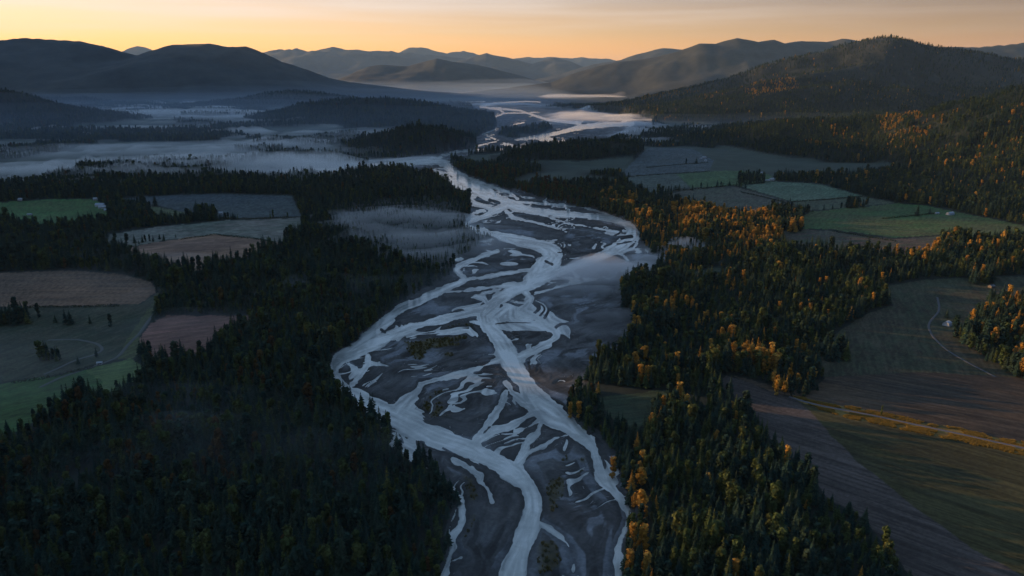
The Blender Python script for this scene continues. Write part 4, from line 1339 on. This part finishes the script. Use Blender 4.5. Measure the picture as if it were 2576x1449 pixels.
# ------------------------------------------------------------------ roads, hedges
def ribbon(name, line, width, mat, label, lift=.14):
    P = np.array([at(a, b, 1.6) for a, b in line])
    seg = np.linalg.norm(np.diff(P, axis=0), axis=1)
    s = np.concatenate([[0], np.cumsum(seg)])
    n = max(8, int(s[-1] / 4))
    t = np.linspace(0, s[-1], n)
    x, y = np.interp(t, s, P[:, 0]), np.interp(t, s, P[:, 1])
    for _ in range(6):
        x[1:-1] = (x[:-2] + 2 * x[1:-1] + x[2:]) / 4
        y[1:-1] = (y[:-2] + 2 * y[1:-1] + y[2:]) / 4
    dx, dy = np.gradient(x), np.gradient(y)
    L = np.hypot(dx, dy)
    nx, ny = -dy / L, dx / L
    w = width / 2 * (1 + .12 * (vnoise(t / 9, t * 0, 5) - .5))
    rows = []
    for k in (-1, -.5, 0, .5, 1):
        xx, yy = x + nx * w * k, y + ny * w * k
        rows.append((xx, yy, classify(xx, yy, False)[0]))
    zt = np.max([r[2] for r in rows], axis=0) + lift
    rows3 = [np.stack([r[0], r[1], zt], -1) for r in rows]
    lo = [np.stack([rows[i][0], rows[i][1], zt - .5], -1) for i in (0, 4)]
    V_ = np.concatenate([lo[0]] + rows3 + [lo[1]])
    q = []
    for k in range(6):
        a = k * n + np.arange(n - 1)
        q.append(np.stack([a, a + 1, a + n + 1, a + n], -1))
    return link(name, mesh_np(name, V_, np.concatenate(q)), mat, kind='structure', label=label)


ribbon("road", [(1985, 998), (2020, 1010), (2060, 1020), (2200, 1046), (2330, 1074), (2450, 1100), (2600, 1133), (2750, 1168)], 3.4, M_ROAD, "narrow pale field road at the lower right", .2)
ribbon("path", [(2358, 748), (2363, 770), (2361, 785), (2350, 797), (2339, 809), (2335, 822), (2345, 845), (2380, 880), (2440, 915), (2505, 948)], 2.6, m_plain("lane_gravel", (.085, .085, .09), .9), "winding lane past the domed barn", .15)
ribbon("path", [(402, 772), (375, 805), (352, 838), (318, 872), (296, 900), (236, 922), (150, 950), (100, 975)], 4.0, m_plain("track_dirt", (.075, .08, .075), .9), "dark track beside the wrapped brown field", .12)
ribbon("path", [(120, 856), (190, 853), (245, 864), (262, 880), (240, 893), (190, 905), (150, 925), (110, 942)], 3.5, m_plain("track_pale", (.085, .088, .085), .9), "pale looping track in the rough left pasture", .12)


def hedge(label, line):
    P = np.array([at(a, b, 1.6) for a, b in line])
    Vv, Ff, tt = [], [], []
    for i in range(len(P) - 1):
        d = P[i + 1] - P[i]
        L = np.linalg.norm(d)
        n = int(L / 1.1)
        for j in range(n):
            p = P[i] + d * (j + random.random()) / n
            hh = 2.2 + 2.4 * float(vnoise(np.array([p[0] / 14.]), np.array([p[1] / 14.]), 9)[0])
            for q in range(4):
                c = np.array((p[0] + random.gauss(0, .8), p[1] + random.gauss(0, .8), 1.4 + hh * random.random()))
                a, b_ = RNG.normal(size=3), RNG.normal(size=3)
                a *= .9 / np.linalg.norm(a)
                b_ *= .9 / np.linalg.norm(b_)
                k = len(Vv)
                Vv += [c + a, c + b_, c - a, c - b_]
                Ff += [(k, k + 1, k + 2), (k, k + 2, k + 3)]
                tt += [random.random() * .8] * 4
    me = tinted("hedge", np.array(Vv), np.array(Ff), tt, M_HEDGE)
    link("hedge", me, None, label=label, category="hedge", group="hedges between the fields")


for lab, ln in HEDGES:
    hedge(lab, ln)


# ------------------------------------------------------------------ buildings
def boxes(name, lst, mat, parent):
    """Boxes (centre, size) in one mesh."""
    bm = bmesh.new()
    for c, s in lst:
        r = bmesh.ops.create_cube(bm, size=1.0)
        bmesh.ops.scale(bm, vec=s, verts=r['verts'])
        bmesh.ops.translate(bm, vec=c, verts=r['verts'])
    me = bpy.data.meshes.new(name)
    bm.to_mesh(me)
    bm.free()
    return link(name, me, mat, parent)


def poly_mesh(name, V_, F_, mat, parent, smooth=False):
    me = bpy.data.meshes.new(name)
    me.from_pydata([tuple(v) for v in V_], [], F_)
    for p in me.polygons:
        p.use_smooth = smooth
    return link(name, me, mat, parent)


M_WHITE = m_plain("white_boards", (.40, .40, .40), .6, .08, 1)
M_PALE = m_plain("pale_boards", (.5, .5, .5), .7, .12, 1)
M_TIN = m_plain("tin_roof", (.26, .30, .36), .35, .15, .6, .5)
M_WTIN = m_plain("white_roof", (.28, .30, .33), .4, .08, .6, .5)
M_SLATE = m_plain("dark_roof", (.12, .12, .13), .7, .2, 1)
M_GLASS = m_plain("window_glass", (.03, .035, .045), .1, .2, 1, .6)
M_DOOR = m_plain("door_boards", (.10, .08, .07), .7)


def thing(name, px, py, rz, label, cat, group=None):
    x, y = at(px, py, 1.7)
    z = float(classify(np.array([x]), np.array([y]), False)[0][0])
    o = bpy.data.objects.new(name, None)
    COL.objects.link(o)
    o.location, o.rotation_euler = (x, y, z - .15), (0, 0, rz)
    o['label'], o['category'] = label, cat
    if group:
        o['group'] = group
    return o


def gable(name, px, py, rz, L, Wd, hw, hr, mw, mr, label, cat, chimney=False):
    t = thing(name, px, py, rz, label, cat)
    l, w = L / 2, Wd / 2
    poly_mesh("wall", [(-l, -w, 0), (l, -w, 0), (l, w, 0), (-l, w, 0), (-l, -w, hw), (l, -w, hw), (l, w, hw), (-l, w, hw), (-l, 0, hw + hr), (l, 0, hw + hr)],
              [(0, 1, 5, 4), (1, 2, 6, 9, 5), (2, 3, 7, 6), (3, 0, 4, 8, 7)], mw, t)
    e, k, o = .5, .22, .35
    q = hr / w
    Vr = []
    for x in (-l - e, l + e):
        Vr += [(x, -w - o, hw - o * q), (x, 0, hw + hr), (x, w + o, hw - o * q), (x, -w - o, hw - o * q + k), (x, 0, hw + hr + k), (x, w + o, hw - o * q + k)]
    rf = poly_mesh("roof", Vr, [(3, 9, 10, 4), (4, 10, 11, 5), (1, 7, 6, 0), (2, 8, 7, 1), (0, 6, 9, 3), (5, 11, 8, 2), (0, 3, 4, 1), (1, 4, 5, 2), (7, 10, 9, 6), (8, 11, 10, 7)], mr, t)
    if chimney:
        boxes("chimney", [((l * .4, 0, hw + hr + .5), (.8, .8, 2.2))], M_DOOR, rf)
    boxes("door", [((-l * .45, -w - .04, 1.15), (1.2, .12, 2.3))], M_DOOR, t)
    for xx in (-.05, .4, .75):
        boxes("window", [((l * xx, -w - .03, hw * .6), (1.1, .1, 1.2))], M_GLASS, t)
    return t


def arched(name, px, py, rz, L, Rr, hz, label):
    """Barn with a rounded roof: skin over hoops, pale end walls with a big door."""
    t = thing(name, px, py, rz, label, "barn")
    n = 14
    l = L / 2
    arc = [(-Rr * math.cos(math.pi * i / n), hz * math.sin(math.pi * i / n) ** .8) for i in range(n + 1)]
    Vs, Fs = [], []
    for x in np.linspace(-l, l, 9):
        for y, z in arc:
            Vs.append((x, y, z))
    m_ = n + 1
    for i in range(8):
        for j in range(n):
            Fs.append((i * m_ + j, (i + 1) * m_ + j, (i + 1) * m_ + j + 1, i * m_ + j + 1))
    poly_mesh("roof", Vs, Fs, M_TIN, t, True)
    for sx in (-1, 1):
        x0, x1 = sx * (l + .02), sx * (l - .3)
        Ve = [(x0, y * .985, z * .985) for y, z in arc] + [(x1, y * .985, z * .985) for y, z in arc]
        poly_mesh("end_wall", Ve, [tuple(range(m_)), tuple(range(m_, 2 * m_))[::-1]] + [(i, i + 1, m_ + i + 1, m_ + i) for i in range(n)], M_WHITE, t)
        hp = Rr * .1
        Vh = []
        for x in (sx * (l - .2), sx * (l + .12)):
            Vh += [(x, y * 1.03, z * 1.03) for y, z in arc] + [(x, y * .93, z * .93) for y, z in arc]
        Fh = []
        for j in range(n):
            Fh += [(j, j + 1, 2 * m_ + j + 1, 2 * m_ + j), (2 * m_ + j, 2 * m_ + j + 1, 3 * m_ + j + 1, 3 * m_ + j), (3 * m_ + j, 3 * m_ + j + 1, m_ + j + 1, m_ + j), (m_ + j, m_ + j + 1, j + 1, j)]
        poly_mesh("hoop", Vh, Fh, M_WTIN, t)
        boxes("door", [((sx * (l + .06), 0, hz * .3), (.14, Rr * .8, hz * .6))], M_DOOR if sx > 0 else M_PALE, t)
    return t


arched("arched_barn", 2383, 818, math.radians(38), 9, 4.2, 5.2, "small domed barn with a pale end on the meadow by the winding lane")
arched("arched_barn", 2390, 540, math.radians(30), 18, 5.0, 6.6, "long white arched barn on the green meadow below the right hillside")
gable("shed", 2357, 538, .1, 8, 5, 2.6, 1.6, M_PALE, M_TIN, "low grey shed left of the long white arched barn", "shed")
gable("farmhouse", 1771, 398, .2, 15, 8, 4, 3, M_WHITE, M_WTIN, "white farmhouse at the foot of the hill in the far right valley", "house", True)
gable("shed", 1763, 400, .6, 10, 6, 3, 2, M_WHITE, M_TIN, "smaller white shed beside the far farmhouse", "shed")
gable("cottage", 1775, 406, -.4, 8, 6, 4, 3, M_PALE, M_TIN, "pale cottage in front of the far farmhouse", "house")
gable("barn", 1941, 454, .5, 15, 9, 4.5, 3.5, M_WHITE, M_WTIN, "bright white barn at the end of the green meadow under the hill", "barn")
gable("shed", 1929, 455, .1, 16, 5, 2.6, 1.4, M_PALE, M_TIN, "long low shed left of the bright white barn", "shed")
gable("cottage", 1915, 437, 0, 12, 7, 3.5, 3, M_WHITE, M_WTIN, "small white cottage behind the walled grove", "house")
gable("barn", 258, 524, .1, 16, 9, 4, 3, M_WHITE, M_WTIN, "bright roofed barn at the left farmstead", "barn")
gable("farmhouse", 252, 519, .05, 20, 9, 4.5, 3.5, M_PALE, M_TIN, "grey farmhouse behind the bright barn at the left farmstead", "house", True)
gable("shed", 276, 523, .05, 24, 7, 3, 2, M_PALE, M_TIN, "long grey shed right of the bright barn at the left farmstead", "shed")
gable("shed", 271, 530, .1, 14, 7, 3, 2, M_PALE, M_TIN, "grey shed below the bright barn at the left farmstead", "shed")
gable("cottage", 302, 524, .4, 10, 7, 4, 3, M_WHITE, M_WTIN, "white cottage at the left end of the farm grove", "house")
gable("cottage", 333, 521, .2, 12, 7, 4, 3, M_WHITE, M_WTIN, "white cottage behind the farm grove", "house")
gable("cottage", 240, 503.5, .3, 9, 7, 4, 3, M_WHITE, M_WTIN, "small white cottage at the top corner of the left green meadow", "house")
gable("cottage", 556, 539, .2, 8, 6, 3.5, 3, M_WHITE, M_WTIN, "tiny white cottage by the lone grove on the left", "house")
gable("cottage", 28, 490, .2, 12, 8, 4, 3, M_WHITE, M_WTIN, "white cottage in the mist at the left edge", "house")
gable("cottage", 52, 504, .0, 10, 7, 3.5, 3, M_PALE, M_WTIN, "pale cottage above the left green meadow", "house")
gable("shed", 75, 541, .1, 10, 5, 2.4, 1.4, M_WHITE, M_WTIN, "small white shed alone on the left green meadow", "shed")
gable("shed", 251, 916, .2, 5, 3, 2.2, 1, M_WHITE, M_WTIN, "tiny white hut beside the pale looping track", "shed")
gable("cottage", 2494, 723, .4, 8, 6, 2.6, 1.8, M_DOOR, M_SLATE, "dark cottage among the reddish bushes at the right edge", "house")

# pole by the field road, overgrown
t = thing("utility_pole", 2215, 1056, 0, "tall wooden pole with green growth beside the field road", "pole")
Vp, Fp = trunk_geo(15.5, .26, 1.0)
me = mesh_np("pole", Vp, Fp)
link("pole", me, m_plain("pole_wood", (.16, .11, .06), .8), t)
boxes("crossarm", [((0, 0, 14.2), (2.0, .16, .18)), ((0, 0, 12.9), (1.5, .16, .18))], M_DOOR, t)
iv, if_, it = [], [], []
for i in range(170):
    z = random.uniform(5.5, 14.5)
    a = random.uniform(0, 6.28)
    c = np.array((math.cos(a) * random.uniform(.2, .75), math.sin(a) * random.uniform(.2, .75), z))
    p, q = RNG.normal(size=3) * .28, RNG.normal(size=3) * .28
    k = len(iv)
    iv += [c + p, c + q, c - p, c - q]
    if_ += [(k, k + 1, k + 2), (k, k + 2, k + 3)]
    it += [random.random()] * 4
link("ivy", tinted("ivy", np.array(iv), np.array(if_), it, M_OLI), None, t)


# ------------------------------------------------------------------ fog lying in the valley, and the air
def m_vol(name, density, col, aniso=0.0):
    m, t = mat_new(name)
    v = t.n('ShaderNodeVolumePrincipled')
    v.inputs['Color'].default_value = col + (1.0,)
    v.inputs['Density'].default_value = density
    v.inputs['Anisotropy'].default_value = aniso
    o = t.n('ShaderNodeOutputMaterial')
    t.l(v.outputs[0], o.inputs['Volume'])
    m.cycles.homogeneous_volume = True
    return m


fs = (slice(None, None, 3), slice(None, None, 3))
FX, FY = GX[fs], GY[fs]
FPX, FPY = project(FX, np.where(FY > 60, FY, 60.0), 0.0)
FPX = np.where((FY > 60), FPX, -99999.0)


def fog(label, bands, density, sx=400, sy=130, seed=1, thr=.36, gain=2.6, col=(.93, .95, .98)):
    """Bank of fog: a closed body whose thickness swells and thins out in streaks."""
    t = np.zeros(FX.shape)
    for line, hw, T in bands:
        d = polydist(FPX / 3.2, FPY, [(a / 3.2, b) for a, b in line])
        t = np.maximum(t, T * np.exp(-(d / hw) ** 2 * 1.2) * sstep(2.6 * hw, 1.4 * hw, d))
    wx = (fbm(FX / (sx * .8), FY / (sx * .8), 3, seed + 50) - .5) * sx * .7
    n = fbm((FX + wx) / sx, (FY + wx * .5) / sy, 5, seed)
    t = t * np.clip((n - thr) * gain, 0, 1.4)
    t[t < .05] = 0
    ok = t > 0
    nr, na = FX.shape
    ii = np.arange(nr * na).reshape(nr, na)
    sel = ok[:-1, :-1] | ok[1:, :-1] | ok[:-1, 1:] | ok[1:, 1:]
    q = np.stack([ii[:-1, :-1], ii[:-1, 1:], ii[1:, 1:], ii[1:, :-1]], -1)[sel]
    used, inv = np.unique(q.ravel(), return_inverse=True)
    q = inv.reshape(-1, 4)
    n_ = len(used)
    x, y = FX.ravel()[used], FY.ravel()[used]
    top = np.stack([x, y, t.ravel()[used] + .9], -1)
    bot = np.stack([x, y, np.full(n_, -2.0)], -1)
    e = np.concatenate([q[:, [0, 1]], q[:, [1, 2]], q[:, [2, 3]], q[:, [3, 0]]])
    es = np.sort(e, 1)
    key = es[:, 0].astype(np.int64) * n_ + es[:, 1]
    _, first, cnt = np.unique(key, return_index=True, return_counts=True)
    be = e[first[cnt == 1]]
    side = np.stack([be[:, 1], be[:, 0], be[:, 0] + n_, be[:, 1] + n_], -1)
    me = mesh_np("fog", np.concatenate([top, bot]), np.concatenate([q, q[:, ::-1] + n_, side]))
    return link("fog", me, m_vol("fog_air", density, col), kind='stuff', label=label)


fog("thick fog bank across the left valley behind the woods", [([(-400, 462), (0, 450), (150, 442), (400, 430), (700, 424), (830, 426)], 27, 60), ([(800, 428), (960, 414), (1080, 400)], 7, 18)], .0056, 560, 95, 1, .29, 2.6, (.96, .95, .94))
fog("streaks of fog over the copses of the left valley", [([(-300, 384), (200, 376), (450, 388), (700, 374), (800, 365)], 15, 40), ([(100, 332), (400, 330), (650, 334)], 11, 36), ([(640, 366), (720, 352), (800, 328), (960, 302), (1100, 296)], 11, 26)], .0050, 700, 70, 2, .37, 3.0, (.96, .95, .94))
fog("thin fog streaks far up the left valley", [([(100, 285), (400, 288), (560, 283), (680, 300)], 16, 40), ([(160, 250), (420, 262), (640, 254)], 12, 44), ([(560, 262), (620, 262), (700, 250)], 8, 44)], .0042, 1400, 150, 3, .39, 3.4, (.96, .95, .94))
fog("thin veil of fog over the middle of the left valley", [([(-300, 400), (300, 390), (800, 380), (1000, 350)], 34, 46), ([(0, 300), (400, 300), (800, 310)], 22, 50)], .0011, 300, 120, 16, .16, 2.0, (.94, .95, .96))
for T1, T2 in ((70, 90), (125, 160), (180, 235)):
    fog("faint blue mist filling the valley beyond the near woods", [([(-900, 330), (0, 330), (1200, 320)], 75, T1), ([(-900, 240), (400, 240), (1300, 240)], 45, T2), ([(1200, 320), (2300, 330)], 50, T1 * .45)], .000045, 3000, 2000, 12, -.4, 1.1, (.58, .76, .98))
fog("flat fog sheet at the foot of the left mountain", [([(350, 232), (600, 222), (800, 216), (1000, 223), (1200, 228)], 6, 80)], .0006, 2600, 1100, 4, .36)
fog("thin mist over the swampy wood left of the river", [([(850, 566), (1000, 548), (1120, 566), (1200, 596)], 26, 30), ([(900, 612), (1050, 616), (1230, 622)], 20, 26), ([(980, 655), (1120, 650)], 14, 18)], .0054, 150, 42, 5, .30, 3.0, (.96, .96, .96))
fog("faint mist in the crowns of the left bank woods", [([(-300, 1050), (300, 1120), (800, 1150), (1100, 1250)], 230, 34), ([(500, 780), (900, 730), (1050, 690)], 110, 34), ([(-300, 620), (200, 640), (420, 670)], 60, 26)], .0012, 240, 90, 14, .16, 1.5, (.84, .93, 1.0))
fog("bright mist spilling over the gravel at the right bank", [([(1460, 700), (1560, 684), (1640, 664)], 22, 26), ([(1640, 664), (1690, 645), (1725, 625)], 20, 18)], .021, 150, 40, 6, .20, 2.2, (.96, .95, .95))
fog("faint mist over the gravel on the right", [([(1400, 750), (1480, 742), (1600, 722)], 24, 10), ([(1440, 830), (1580, 800)], 26, 8)], .008, 110, 22, 7, .34)
fog("bright white fog on the upper river", [([(1420, 300), (1500, 297), (1630, 312)], 13, 56), ([(1170, 262), (1300, 263), (1400, 268)], 3, 20), ([(1480, 276), (1600, 283)], 5, 50)], .0044, 520, 120, 8, .32, 3.0)
fog("white fog lying at the foot of the right hill", [([(1590, 346), (1680, 348), (1780, 336)], 12, 52)], .0062, 300, 130, 9, .26)
fog("sunlit pinkish fog far down the valley", [([(1120, 228), (1300, 231), (1420, 236), (1560, 241), (1700, 230)], 4.0, 75), ([(1380, 238), (1680, 236)], 6, 60)], .0034, 3000, 500, 10, .34, 3.4)
fog("wisp of mist over the left woods", [([(640, 742), (740, 732), (840, 722)], 10, 27)], .0032, 90, 35, 11, .34)

HAZE = 0.95e-5
top_z = 2600.0
bm = bmesh.new()
r = bmesh.ops.create_cube(bm, size=1.0)
bmesh.ops.scale(bm, vec=(184000, 184000, top_z + 4), verts=r['verts'])
bmesh.ops.translate(bm, vec=(0, 0, (top_z - 4) / 2), verts=r['verts'])
me = bpy.data.meshes.new("haze")
bm.to_mesh(me)
bm.free()
link("haze", me, m_vol("haze_air", HAZE, (.42, .66, .98)), kind='stuff', label="blue morning haze filling the air")
